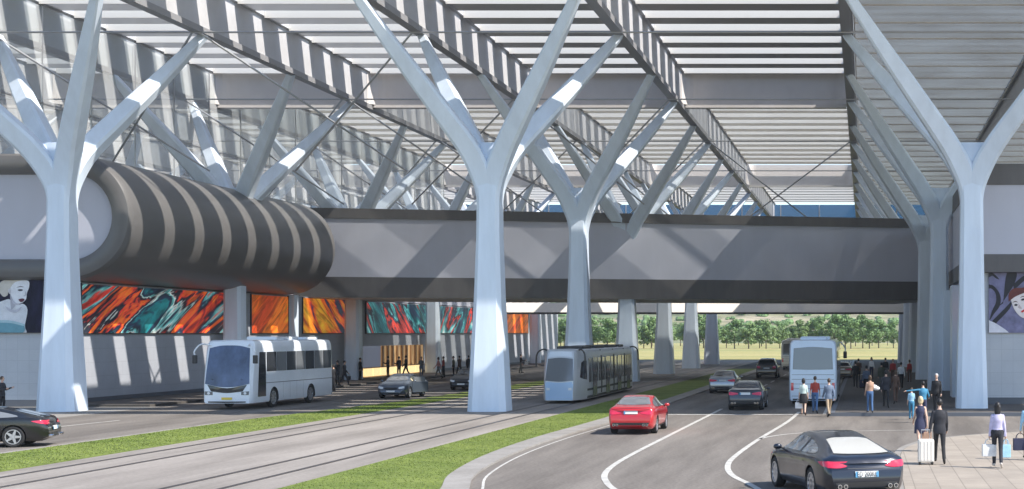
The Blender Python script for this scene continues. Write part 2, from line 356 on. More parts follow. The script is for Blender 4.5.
struct(MB().sheet([(-10.6,160),(-1.4,160),(-1.4,212),(-10.6,212)], 0.004).build('main_road', M['asphalt']))
# raised pavement on the right, in front of and beside the right hand building
struct(MB().prism([(-1.4,69.5),(70,69.5),(70,78),(6,78),(6,205),(-1.4,205)], 0.0, 0.16).build('right_pavement', M['walk_dark']))
struct(MB().box(-1.65,70,69.25,69.498,0,0.17).box(-1.65,-1.402,69.5,205,0,0.17).build('right_kerb', M['plinth']))
pz = crv([(0.95,20),(0.98,37),(1.05,45),(1.3,49.4),(1.85,52.2),(2.6,54.2),(4.0,56.2),(6.4,58.2),(11,60.2),(40,62)], 6)
struct(MB().prism(pz + [(60,62),(60,20)], 0.0, 0.03).build('plaza', M['plaza']))
pl, pr = ribbon([(p[0]-0.12, p[1]+0.08) for p in pz], 0.22, 1); struct(strip(MB(), pl, pr, 0.02).build('plaza_kerb', M['concrete']))
lines = MB()
for pts, w in (([(-6.05,36.5),(-6.55,38.2),(-7.05,40.6),(-7.3,43.5),(-7.38,48),(-7.35,56),(-7.3,66),(-7.25,76)], 0.17),
               ([(-2.55,36.6),(-2.95,38.2),(-3.6,40.6),(-3.98,43.5),(-4.05,47),(-3.85,54),(-3.35,65),(-3.2,73)], 0.17),
               ([(-3.85,54.2),(-3.55,55.6),(-2.8,57.2),(-1.6,58.3),(0.5,59),(3,59.6)], 0.13),
               ([(p[0]+0.32, p[1]) for p in k2[4:46]], 0.07)):
    a, b = ribbon(pts, w); strip(lines, a, b, 0.012)
struct(lines.build('road_markings', M['white_paint']))
ml = MB()
for y in range(90, 205, 9): ml.box(-7.4, -7.25, y, y+4, 0.005, 0.012)
ml.box(-10.2, -3.4, 70.6, 70.9, 0.005, 0.013)
ml.box(-2.0, -1.85, 71, 205, 0.005, 0.013)
struct(ml.build('road_markings', M['white_paint']))
a, b = ribbon([(-35.4,30),(-34.2,46),(-33.4,56),(-32.8,66)], 0.14); struct(strip(MB(), a, b, 0.010).build('road_markings', M['white_paint']))

# grass blades on the two lawns
def blades(x_of, y0, y1, dens, seed):
    r = np.random.RandomState(seed); n = int((y1-y0)*4*dens)
    y = y0+(y1-y0)*r.rand(n); u = r.rand(n); xa, xb = x_of(y); x = xa+(xb-xa)*u
    a = r.rand(n)*2*math.pi; h = 0.012+0.022*r.rand(n); w = 0.012+0.012*r.rand(n)
    lx = 0.06*(r.rand(n)-0.5); ly = 0.06*(r.rand(n)-0.5); z = np.full(n, 0.028)
    V = np.stack([np.stack([x-w*np.cos(a), y-w*np.sin(a), z], 1), np.stack([x+w*np.cos(a), y+w*np.sin(a), z], 1), np.stack([x+lx, y+ly, z+h], 1)], 1).reshape(-1, 3)
    return V
gx = np.array([p[0] for p in g2]); gy = np.array([p[1] for p in g2])
for nm, V in (('grass', blades(lambda y: (np.full_like(y, -14.38), np.interp(y, gy, gx)-0.03), 34, 84, 190, 1)),
              ('grass', blades(lambda y: (np.interp(y, [66, 84], [-27.3, -25.9]), np.full_like(y, -23.97)), 38, 86, 170, 2))):
    me = bpy.data.meshes.new(nm); n = len(V)//3
    me.from_pydata(V.tolist(), [], [(3*i, 3*i+1, 3*i+2) for i in range(n)]); me.materials.append(M['grass'])
    tag(link(me, nm), 'short mown grass', 'grass', kind='stuff')

# far hills
def hills():
    nx, ny = 90, 34; vs = []; fs = []
    for j in range(ny):
        for i in range(nx):
            y = 560 + (j/(ny-1))**1.5*2300; x = -1500 + 2300*i/(nx-1)
            t = min(1, max(0, (y-560)/700)); t = t*t*(3-2*t)
            h = t*(52+16*math.sin(x*0.006+1)+9*math.sin(x*0.017+y*0.004)+6*math.sin(y*0.013+x*0.009)) + 10*max(0, (y-1300)/1500)
            vs.append((x, y, h-0.2))
    for j in range(ny-1):
        for i in range(nx-1): a = j*nx+i; fs.append((a, a+1, a+nx+1, a+nx))
    struct(MB().add(vs, fs).build('hills', M['hill'], smooth=True))
    r = random.Random(5); mb = MB()
    for _ in range(1500):
        y = 620+r.random()**1.2*900; x = -0.40*y+r.random()*0.5*y
        t = min(1, max(0, (y-560)/700)); t = t*t*(3-2*t)
        h = t*(52+16*math.sin(x*0.006+1)+9*math.sin(x*0.017+y*0.004)+6*math.sin(y*0.013+x*0.009)) + 10*max(0, (y-1300)/1500)
        s = 1.0+1.6*r.random()
        for q in range(3): mb.ball((x+s*r.uniform(-1,1), y+s*r.uniform(-1,1), h+s*0.5*r.random()), (s*r.uniform(.6,1.1), s, s*r.uniform(.5,.9)), 6, 4)
    tag(mb.build('hillside_scrub', M['leaf_a']), 'dark scrub dotted over the far hills', 'scrub', kind='stuff')
hills()

# ------------------------------------------------------------------ white branching roof columns
GIRD = [-90.0, -79.0, -68.0, -57.0, -46.0, -35.0, -23.5, -13.0, -1.0, 11.0, 24.3]
GZ = 19.6          # underside of the girders
ROOFZ = 22.2
def rect_ring(c, u, v, hu, hv, ch=0.22):
    """chamfered rectangle round c spanned by u, v"""
    cu, cv = hu*(1-ch), hv*(1-ch)
    pts = [(hu, -cv), (hu, cv), (cu, hv), (-cu, hv), (-hu, cv), (-hu, -cv), (-cu, -hv), (cu, -hv)]
    return [Vector(c)+u*a+v*b for a, b in pts]
def column_meshes(dl, dr, df, db, base, wide):
    s = MB(); X = Vector((1,0,0)); Y = Vector((0,1,0))
    prof = [(base, .95*wide, .92*wide), (max(base, 5.5), .67*(wide+1)/2, .70*(wide+1)/2), (8.5, .57, .62), (10.4, .55, .60), (11.6, .66, .62), (12.6, .90, .58), (13.2, .92, .45)]
    if base > 6: prof = prof[2:]; prof[0] = (base, .57, .62)
    s.loft([rect_ring((0,0,z), X, Y, a, b, 0.3) for z, a, b in prof])
    shaft = s.mesh('shaft', M['white_steel'])
    arms = []
    for dx, dy in ((dl, df), (dr, df), (dl, db), (dr, db)):
        path = crv([(0.10*math.copysign(1, dx), 0.10*math.copysign(1, dy), 9.6), (0.22*math.copysign(1,dx), 0.2*math.copysign(1,dy), 11.2),
                    (dx*.155, dy*.13, 12.75), (dx*.40, dy*.38, 14.75), (dx*.72, dy*.71, 17.3), (dx, dy, GZ+0.05)], 5)
        rings = []; n = len(path)
        for i, p in enumerate(path):
            a = Vector(path[max(0, i-1)]); b = Vector(path[min(n-1, i+1)]); d = (b-a).normalized(); t = i/(n-1)
            u = Vector((d.z, 0, -d.x)).normalized(); v = d.cross(u)
            hw = np.interp(t, [0, .3, .5, .7, 1], [.38, .52, .48, .41, .20]); hd = np.interp(t, [0, .3, .6, 1], [.38, .44, .43, .22])
            rings.append(rect_ring(p, u, v, hw, hd, 0.28))
        m = MB().loft(rings).mesh('arm', M['white_steel']); sharp(m, 32); arms.append(m)
    sharp(shaft, 32); return shaft, arms
CM = {}
def column(x, y, gl, gr, base, label, group=None, wide=1.0):
    key = (round(gl-x, 2), round(gr-x, 2), base, wide)
    if key not in CM: CM[key] = column_meshes(gl-x, gr-x, -5.5, 5.5, base, wide)
    sh, arms = CM[key]
    t = thing('roof_column', label, 'column', (x, y, 0), 0, group)
    link(sh, 'shaft', t)
    for a in arms: link(a, 'arm', t)
    return t
ROWS = [74, 97.0, 119.5, 141.5, 163.5, 185.5]
ORD = ['nearest', 'second', 'third', 'fourth', 'fifth', 'farthest']
GRP = 'white branching roof columns'
for i, y in enumerate(ROWS):
    where = ['in front of the left facade beside the blonde woman poster', 'rising out of the curved end of the left building', 'by the dark suited men at the left wall',
             'by the lit entrance at the left wall', 'at the left wall behind the nearest middle column', 'beside the last orange banner on the left wall'][i]
    column(-39.6 if i == 0 else -40.75, y, -46, -35, 0, f'white branching column {where}', GRP, 1.0 if i == 0 else 0.66)
    where = ['between the tram tracks at the sunlit lawn end', 'right behind the tram', 'behind the tram, under the bridge', 'alone right of the tram, under the bridge', 'left one of the two far piers under the bridge', 'right one of the two far piers under the bridge'][i]
    column(-18.5 if i < 2 else -18.95, y, -23.5, -13, 0, f'white branching column {where}', GRP)
    where = ['at the corner of the right hand building by the dark floral poster', 'just behind the corner column of the right hand building', 'third from the corner along the right hand wall',
             'fourth from the corner along the right hand wall', 'fifth from the corner along the right hand wall', 'last along the right hand wall'][i]
    column(5.25 if i == 0 else 4.8, y, -1, 11, 0, f'white branching column {where}', GRP, .82)
for x, gl, gr in ((-62.5,-68,-57), (-84.5,-90,-79)):
    for i, y in enumerate(ROWS[:5]):
        column(x, y+4, gl, gr, 13.2, 'white branching roof strut rising behind the left facade above the building roof', 'roof struts above the left building')

# ------------------------------------------------------------------ louvred roof
roof = thing('station_roof', 'huge louvred station roof of deep grey girders and pale slats on branching columns', 'roof', (0, 64.45, 0))
Y0 = 64.45
def girder(x):
    b = MB()
    b.box(x-.11, x+.11, 0, ROOF_END-Y0, GZ+.32, ROOFZ-.02, 0)
    b.box(x-.27, x+.27, -.2, ROOF_END-Y0+.2, GZ, GZ+.32, 1)
    b.box(x-.3, x+.3, -.2, ROOF_END-Y0+.2, ROOFZ-.02, ROOFZ+.25, 0)
    b.build('girder', [M['girder'], M['chord']], roof)
for x in GIRD: girder(x)
def bay(x0, x1, kind):
    if kind == 'fine':
        g = MB().box(x0, x1, 0, ROOF_END-Y0, ROOFZ, ROOFZ+.04)
        g.build('glazed_bay', M['frit_grey'], roof)
        fr = MB()
        for y in np.arange(0, ROOF_END-Y0, 4.8): fr.box(x0+.101, x1-.101, y, y+.06, ROOFZ-.10, ROOFZ-.005)
        for x in (x0+.02, x1-.10): fr.box(x, x+.08, 0, ROOF_END-Y0, ROOFZ-.15, ROOFZ-.002)
        fr.build('glazing_bars', M['fin'], roof); return
    for f0, f1 in ((0.0, 43.4), (102.7, ROOF_END-Y0)):
        y = f0; b = MB()
        while y + 2.5 <= f1 + 0.01:
            b.box(x0, x1, y+.05, y+2.42, ROOFZ, ROOFZ+.10, 0)
            b.box(x0, x1, y, y+.05, ROOFZ-.14, ROOFZ+.40, 1)
            y += 3.7
        b.build('louvre_bay', [M['louvre'] if x0 > -30 else M['opal'], M['fin']], roof)
    MB().box(x0, x1, 43.2, 58.0, ROOFZ, ROOFZ+.04).build('glazed_bay', M['frit'], roof)
    MB().box(x0, x1, 58.01, 98.6, ROOFZ, ROOFZ+.04).build('glazed_bay', M['frit_band'], roof)
    fr = MB()
    for y in np.arange(44.4, 98.6, 3.7): fr.box(x0, x1, y, y+.2, ROOFZ-.22, ROOFZ-.005)
    fr.build('glazing_bars', M['fin'], roof)
for i in range(len(GIRD)-1): bay(GIRD[i]+.31, GIRD[i+1]-.31, 'fine' if GIRD[i] > -5 else 'wide')
for i in range(len(GIRD)-1):
    for y in (41.6, 99.0):
        if GIRD[i] > -5: continue
        c = MB(); x0, x1 = GIRD[i]+.13, GIRD[i+1]-.13
        c.box(x0, x1, y, y+.2, GZ+.35, ROOFZ-.03); c.box(x0+.2, x1-.2, y-.25, y+.45, GZ+.15, GZ+.35)
        for s, xe in ((1, x0), (-1, x1)):      # coved ends
            pts = [(xe+s*1.0*(1-math.sin(a)), y-1.0*(1-math.cos(a))) for a in np.linspace(0, math.pi/2, 7)]
            n = len(pts)
            c.add([(p[0], p[1]-.01, GZ+.36) for p in pts]+[(p[0], p[1]-.01, ROOFZ-.04) for p in pts], [(k, k+1, n+k+1, n+k) if s < 0 else (k+1, k, n+k, n+k+1) for k in range(n-1)])
        c.build('cross_beam', M['cross_beam'], roof)
sg = MB()
sg.box(-45.74, -45.71, 13.6, 98.5, 13.3, ROOFZ-.2); sg.build('glass_screen', M['screen_glass'], roof)
fr = MB()
for y in np.arange(13.6, 98.6, 5.3): fr.box(-45.76, -45.69, y-.04, y+.04, 13.3, ROOFZ-.2)
fr.box(-45.77, -45.68, 13.6, 98.5, 16.6, 16.68).build('screen_mullions', M['rod'], roof)
eg = MB().box(-89.8, 24.1, ROOF_END-Y0-.6, ROOF_END-Y0-.56, 12.5, ROOFZ-.1); eg.build('end_glazing', M['end_glass'], roof)
fr = MB()
for x in np.arange(-89, 24, 5.5): fr.box(x-.08, x+.08, ROOF_END-Y0-.66, ROOF_END-Y0-.605, 12.5, ROOFZ-.1)
fr.box(-89.8, 24.1, ROOF_END-Y0-.68, ROOF_END-Y0-.602, 17.0, 17.15).build('end_mullions', M['rod'], roof)
def rod(p0, p1, r=.06): MB().tube(p0, p1, r, n=6).build('tie_rod', M['rod'], roof)
for y in (14.0, 36.5, 58.5, 81.0):
    rod((-90, y, GZ-.02), (11, y, GZ-.02), .05)
for gx0, gx1, ys in ((-35,-23.5,(14,36.5,58.5)), (-23.5,-13,(36.5,58.5)), (-46,-35,(14,36.5,58.5)), (-13,-1,(58.5,))):
    for y in ys:
        rod((gx0+.2, y, GZ-.05), (gx1-3.2, y+9, 13.3)); rod((gx1-.2, y, GZ-.05), (gx0+1.8, y+9, 13.3))

# ------------------------------------------------------------------ left and right buildings, bridge
def stadium_nose():
    t = thing('terminal_building', 'left terminal building with a dark curved end nosing out over the banners', 'building', (-42, 78, 0))
    L = 31.0
    cx, cz, r = 0.5, 9.92, 3.3
    # dark barrel: half stadium extruded in depth, thick rim in front
    def ring(y, rr, off=0):
        pts = [(-110, y, cz+rr)] + [(cx+rr*math.sin(a), y, cz+rr*math.cos(a)) for a in np.linspace(0, math.pi, 40)] + [(-110, y, cz-rr)]
        return pts
    rings = [ring(0.55, r-1.12), ring(0.5, r-1.1), ring(0.12, r-1.02), ring(0.0, r-.85), ring(0.0, r-.35), ring(0.06, r-.14), ring(0.25, r-.02), ring(0.5, r), ring(L-.9, r), ring(L-.3, r-.2), ring(L, r-.75)]
    m = MB().loft(rings, cap0=False, cap1=True, close=False).mesh('curved_shell', M['nose']); sharp(m, 40); link(m, 'curved_shell', t)
    # pale slab recessed inside the rim
    f = MB(); pts = ring(0.45, r-1.0); n = len(pts)
    f.add(pts, [tuple(range(n-1, -1, -1))]); f.build('fascia_slab', M['fascia'], t)
    b = MB()
    b.box(-110, 0, 0.6, 127, 0, 6.58); b.build('lower_wall', M['wall_front'], t)
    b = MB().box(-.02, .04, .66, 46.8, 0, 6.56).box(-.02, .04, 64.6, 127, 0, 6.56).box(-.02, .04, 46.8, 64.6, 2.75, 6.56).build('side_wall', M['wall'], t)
    MB().box(-110, .12, .5, .595, 0, .35).box(.045, .13, .6, 46.8, 0, .35).box(.045, .13, 64.6, 127, 0, .35).build('plinth', M['plinth'], t)
    MB().box(-108, -1, 1, 127, 6.7, 13.18).build('upper_storey', M['fascia'], t)
    for y in (31.2,): MB().box(.05, .42, y, y+.9, .13, 6.62).build('pilaster', M['white_steel'], t)
    # lit entrance built in front of the wall as a shallow glazed porch set between the wall panels
    e = thing('lit_entrance', 'lit entrance with timber fins and a glowing counter in the left wall', 'entrance', (-42, 124.8, 0))
    MB().box(.004, .012, 0, 17.7, .13, 2.75).build('back_wall', M['glow_dim'], e)
    MB().box(.013, .020, .1, 5.2, .95, 2.75).build('blue_pane', M['glow_blue'], e)
    for k in range(9): MB().box(.02, .16, 5.4+k*1.35, 5.75+k*1.35, .95 if k < 8 else .13, 2.74).build('timber_fin', M['wood'], e)
    for k in range(8): MB().box(.022, .30, .5+k*2.0, 2.2+k*2.0, .2, .88).build('glowing_counter', M['glow'], e, bevel=.02)
    MB().box(.013, .36, .2, 17.5, .88, .95).build('counter_top', M['wood'], e)
    return t
stadium_nose()

def right_building():
    t = thing('terminal_building', 'right hand building with grey upper slab above the dark floral poster', 'building', (5.9, 78, 0))
    MB().box(0, 70, 0, 127, 0, 6.98).build('lower_wall', M['wall_front'], t)
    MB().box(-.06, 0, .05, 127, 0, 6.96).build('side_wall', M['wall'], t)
    MB().box(-.3, 70, -.55, 127, 7.0, 7.92).build('lower_band', M['dark_band'], t)
    MB().box(-.27, 70, -.5, 127, 7.92, 11.5).build('fascia_slab', M['fascia'], t)
    MB().box(-.3, 70, -.55, 127, 11.5, 12.6).build('upper_band', M['dark_band'], t)
    for y in (8, 18, 29.5, 52, 74, 96): MB().box(-.9, -.065, y, y+2.2, .16, 6.6).build('pilaster', M['white_steel'], t)
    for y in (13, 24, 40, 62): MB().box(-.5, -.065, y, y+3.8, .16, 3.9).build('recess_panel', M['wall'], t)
    MB().box(-.14, 70, -.1, -.005, .16, .5).build('plinth', M['plinth'], t)
right_building()

def bridge():
    t = thing('bridge', 'long grey enclosed bridge spanning between the two buildings over the road', 'bridge', (-42, 113, 0))
    ang = math.atan2(11.5, 47.6); t.rotation_euler = (0, 0, ang); Lb = 49.3
    MB().box(-1.5, Lb, 0, 14, 6.55, 8.10).build('lower_band', M['dark_band'], t)
    f = MB().box(-1.5, Lb, .12, 14, 8.10, 12.55)
    f.build('fascia', M['fascia'], t)
    MB().box(-1.5, Lb, -.05, 14, 12.55, 13.3).build('upper_band', M['dark_band'], t)
    MB().box(-1.4, Lb-.1, .6, 13.4, 6.50, 6.549).build('soffit', M['soffit'], t)
bridge()
# far deck edge, white and sunlit behind the bridge
fd = thing('far_deck', 'narrow white sunlit deck edge behind and below the grey bridge', 'bridge', (-18, 170, 0))
MB().add([(x, y, z) for x in (-24, 23.5) for y, z in ((0,6.2),(.75,7.3),(1.2,7.3),(1.2,6.2))], [(0,1,5,4),(1,2,6,5),(2,3,7,6),(3,0,4,7),(0,3,2,1),(4,5,6,7)]).build('deck_edge', M['fin'], fd)
MB().box(-24, 23.5, 1.21, 8, 6.35, 6.9).build('deck_slab', M['soffit'], fd)
MB().box(-24, 23.5, .1, .49, 5.98, 6.198).build('dark_strip', M['dark_band'], fd)  # solid dark strip under the deck edge

# ------------------------------------------------------------------ banners along the left wall
K=(0.015,0.018,0.03); RD=(0.72,0.045,0.025); OR=(0.85,0.20,0.015); TE=(0.015,0.22,0.24); CY_=(0.16,0.58,0.58); YE=(0.9,0.48,0.03); WH=(0.75,0.72,0.68); NV=(0.02,0.04,0.09)
mixed = [(0.0,K),(1.0,K),(0.36,TE),(0.39,NV),(0.425,K),(0.442,CY_),(0.454,WH),(0.465,K),(0.49,K),(0.505,RD),(0.54,OR),(0.56,RD),(0.578,K),(0.60,NV),(0.63,CY_),(0.66,RD)]
orange = [(0.0,RD),(1.0,YE),(0.36,(0.55,0.07,0.01)),(0.45,OR),(0.56,(0.80,0.16,0.01)),(0.63,YE),(0.70,OR)]
yellow = [(0.0,NV),(1.0,RD),(0.42,NV),(0.44,RD),(0.47,OR),(0.56,YE),(0.63,OR),(0.70,K)]
teal = [(0.0,NV),(1.0,WH),(0.36,NV),(0.43,TE),(0.455,CY_),(0.47,NV),(0.51,K),(0.525,RD),(0.56,(0.75,0.08,0.06)),(0.575,NV),(0.66,CY_),(0.70,WH)]
bann = [(80.2, 98.2, 'long banner of red, teal and black streaks nearest on the left wall', mixed, 1, 0.7),
        (102.4, 108.9, 'orange abstract banner right of the longest banner', orange, 2, 0.6),
        (111.8, 121.2, 'yellow and orange abstract banner with a dark corner', yellow, 3, -0.7),
        (126.0, 143.5, 'teal and red abstract banner above the lit entrance', teal, 4.4, -0.6),
        (147.0, 160.0, 'teal and red abstract banner right of the lit entrance, partly behind the middle column', teal, 6.1, 0.6),
        (172.0, 186.5, 'small red and orange banner farthest along the left wall', orange, 7.3, 0.8)]
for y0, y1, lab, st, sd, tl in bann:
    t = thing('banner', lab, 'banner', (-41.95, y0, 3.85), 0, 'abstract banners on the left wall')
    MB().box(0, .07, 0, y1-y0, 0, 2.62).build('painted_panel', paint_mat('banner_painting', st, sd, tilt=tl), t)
    MB().box(0, .10, -.07, -.002, -.06, 2.68).box(0, .10, y1-y0+.002, y1-y0+.07, -.06, 2.68).box(0, .10, 0, y1-y0, -.06, -.002).build('frame', M['trim'], t)
# right hand receding banner
t = thing('banner', 'narrow red and black banner on the side of the right hand building', 'banner', (5.83, 80.5, 3.85))
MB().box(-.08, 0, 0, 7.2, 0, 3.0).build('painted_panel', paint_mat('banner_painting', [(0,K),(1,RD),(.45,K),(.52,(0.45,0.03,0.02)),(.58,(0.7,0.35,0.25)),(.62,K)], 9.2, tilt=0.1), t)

# posters facing the camera: flat layered artwork on a board
def poster(name, label, X0, X1, Z0, Z1, Yp, layers, conv, bgm):
    t = thing(name, label, 'poster', (X0, Yp, Z0))
    MB().box(0, X1-X0, -.06, 0, 0, Z1-Z0).build('board', bgm, t)
    for i, (nm, col, poly) in enumerate(layers):
        P = [conv(*p) for p in (crv(poly + [poly[0]], 4)[:-1])]
        P = [(min(max(x-X0, .01), X1-X0-.01), min(max(z-Z0, .01), Z1-Z0-.01)) for x, z in P]
        tri = tessellate_polygon([[Vector((p[0], p[1], 0)) for p in P]])
        y = -.064 - .004*i
        b = MB().add([(p[0], y, p[1]) for p in P], [tuple(q) for q in tri])
        b.build(nm, mat('print_ink', col, .5, noise=(3, .12, (1,1,1))), t)
def conv_l(px, py): x = px/6.52; y = 270+py/6.52; return ((x-CX)*78.5/FPX, EYE+(CY-y)*78.5/FPX)
poster('fashion_poster', 'dark poster of a pale blonde woman in a teal bodice on the left facade', -53.5, -42.75, 3.86, 6.62, 78.48, [
    ('shoulders', (0.70,0.72,0.76), [(75,160),(80,200),(60,190),(0,210),(-90,250),(-120,330),(-100,425),(160,425),(168,360),(185,260),(160,222),(130,225),(110,215)]),
    ('face', (0.80,0.81,0.84), [(78,90),(120,66),(190,70),(196,110),(182,150),(176,190),(150,215),(118,222),(92,195),(72,150)]),
    ('hair', (0.60,0.56,0.50), [(5,150),(0,95),(30,68),(90,64),(150,66),(105,80),(78,110),(60,145),(55,165),(30,175)]),
    ('eye', (0.03,0.03,0.05), [(122,129),(138,125),(154,128),(154,134),(138,138),(124,134)]),
    ('brow', (0.10,0.08,0.08), [(112,114),(140,106),(165,112),(140,112)]),
    ('cheek_shade', (0.42,0.42,0.48), [(72,150),(92,195),(112,220),(92,250),(80,255),(75,200)]),
    ('nose_shade', (0.55,0.55,0.60), [(168,128),(178,150),(180,165),(168,172),(160,168),(170,160)]),
    ('jaw_shade', (0.52,0.52,0.58), [(92,195),(118,218),(150,214),(120,228),(98,222),(86,205)]),
    ('ear', (0.62,0.60,0.62), [(60,128),(72,120),(78,135),(74,155),(64,150)]),
    ('collar_shade', (0.55,0.55,0.62), [(40,235),(100,262),(150,240),(120,275),(70,270)]),
    ('lips', (0.10,0.01,0.03), [(128,192),(150,186),(168,190),(158,206),(140,208)]),
    ('bodice', (0.14,0.34,0.42), [(-120,345),(0,336),(80,338),(162,360),(158,410),(60,425),(-120,425)]),
    ('bodice_lace', (0.40,0.58,0.64), [(-120,338),(0,328),(80,330),(164,352),(162,364),(80,346),(0,344),(-120,352)])], conv_l,
    mat('poster_night', (0.012,0.012,0.035), .85, noise=(2.5, .9, (1,1,.3))))
def conv_r(px, py): x = 940+px/5.75; y = 260+py/5.75; return ((x-CX)*77.9/FPX, EYE+(CY-y)*77.9/FPX)
poster('fashion_poster', 'lavender poster with black floral swirls and a red lipped woman on the right facade', 6.42, 12.6, 3.86, 7.0-.01, 77.93, [
    ('swirl', (0.012,0.012,0.02), [(362,250),(385,70),(440,70),(430,130),(395,190),(365,235),(340,262)]),
    ('swirl', (0.012,0.012,0.02), [(272,80),(300,72),(340,110),(320,105),(300,90),(280,100)]),
    ('swirl', (0.012,0.012,0.02), [(275,140),(310,150),(345,200),(345,260),(310,310),(285,345),(300,290),(322,240),(318,190),(295,165),(272,162)]),
    ('swirl', (0.012,0.012,0.02), [(300,350),(370,280),(410,240),(400,280),(340,345),(310,372)]),
    ('swirl', (0.012,0.012,0.02), [(420,140),(483,90),(540,80),(483,120),(430,165)]),
    ('swirl', (0.012,0.012,0.02), [(480,300),(540,340),(600,330),(640,380),(560,400),(500,350)]),
    ('white_drape', (0.75,0.74,0.8), [(275,345),(330,370),(395,424),(275,424)]),
    ('hair', (0.16,0.03,0.02), [(395,240),(395,195),(420,165),(470,160),(530,150),(570,200),(575,270),(540,330),(520,260),(470,210),(425,205)]),
    ('face', (0.82,0.74,0.72), [(405,225),(430,195),(475,185),(525,200),(540,260),(520,310),(490,335),(455,320),(425,280)]),
    ('cheek_shade', (0.52,0.40,0.40), [(500,205),(528,210),(540,260),(520,310),(490,335),(505,295),(515,250)]),
    ('nose_shade', (0.58,0.46,0.45), [(450,245),(458,262),(470,278),(458,280),(448,272),(452,262)]),
    ('brow', (0.10,0.04,0.03), [(414,246),(432,236),(448,244),(432,241)]),
    ('brow', (0.10,0.04,0.03), [(456,220),(476,206),(494,214),(476,211)]),
    ('fringe', (0.13,0.025,0.02), [(400,235),(412,196),(450,178),(500,182),(470,194),(430,212)]),
    ('eye', (0.03,0.02,0.03), [(424,259),(436,252),(446,258),(436,265)]),
    ('eye', (0.03,0.02,0.03), [(463,230),(476,221),(489,226),(476,234)]),
    ('lips', (0.60,0.02,0.03), [(464,296),(478,286),(494,282),(486,294),(472,302)])], conv_r,
    mat('poster_lavender', (0.17, 0.165, 0.29), .4, noise=(2, .35, (1,1,1))))

# ------------------------------------------------------------------ trees beyond the station
def tree_mesh(seed, h, w, leaf):
    r = random.Random(seed); tb = MB()
    tb.tube((0,0,0), (0.1*r.uniform(-1,1), 0, h*.45), .17, .10, 7)
    for k in range(6):
        a = r.random()*6.28; z = h*(.22+.05*k)
        tb.tube((0,0,z), (w*.34*math.cos(a), w*.34*math.sin(a), z+h*.22), .07, .03, 5)
    trunk = tb.mesh('trunk', M['bark'])
    cl = []
    for k in range(34):
        a = r.random()*6.28; q = r.random()**.6; t = r.random()
        z = h*(.22+.70*t); rad = w*.5*math.sin(math.pi*(.18+.78*t))**.8
        cl.append((rad*q*math.cos(a), rad*q*math.sin(a), z, w*r.uniform(.10,.19)))
    cb = MB()
    for x, y, z, s in cl:
        for _ in range(64):
            d = Vector((r.gauss(0,1), r.gauss(0,1), r.gauss(0,1))).normalized(); q = s*r.uniform(.55, 1.05)
            c = Vector((x, y, z)) + Vector((d.x*q, d.y*q, d.z*q*.8))
            n = (d+Vector((r.uniform(-.7,.7), r.uniform(-.7,.7), r.uniform(-.3,.9)))).normalized(); u = n.orthogonal().normalized(); v = n.cross(u); e = r.uniform(.12,.24)
            cb.add([c-u*e-v*e*.6, c+u*e-v*e*.6, c+u*e*.3+v*e, c-u*e*.7+v*e*.8], [(0,1,2,3)])
    return trunk, cb.mesh('crown', leaf)
tms = [tree_mesh(11, 8.6, 6.4, M['leaf_a']), tree_mesh(12, 7.6, 6.0, M['leaf_b']), tree_mesh(13, 9.2, 6.8, M['leaf_a']), tree_mesh(14, 7.0, 5.4, M['leaf_b'])]
r = random.Random(3)
def tree(k, x, y, s, lab, grp):
    t = thing('leafy_tree', lab, 'tree', (x, y, -.03), r.random()*6.28, grp); t.scale = (s, s, s*r.uniform(.92,1.08))
    link(tms[k][0], 'trunk', t); link(tms[k][1], 'crown', t)
x = -118.0
while x < 26:
    tree(r.randrange(4), x+r.uniform(-.8,.8), 378+r.uniform(-9,9), r.uniform(.70,1.10), 'bushy green tree in the row along the field beyond the station', 'trees in the row beyond the field'); x += r.uniform(2.0,3.3)
x = -150.0
while x < 40:
    tree(r.randrange(4), x, 455+r.uniform(-25,25), r.uniform(.6,1.0), 'green tree behind the front row of trees at the foot of the hills', 'trees behind the front row'); x += r.uniform(4,6.5)

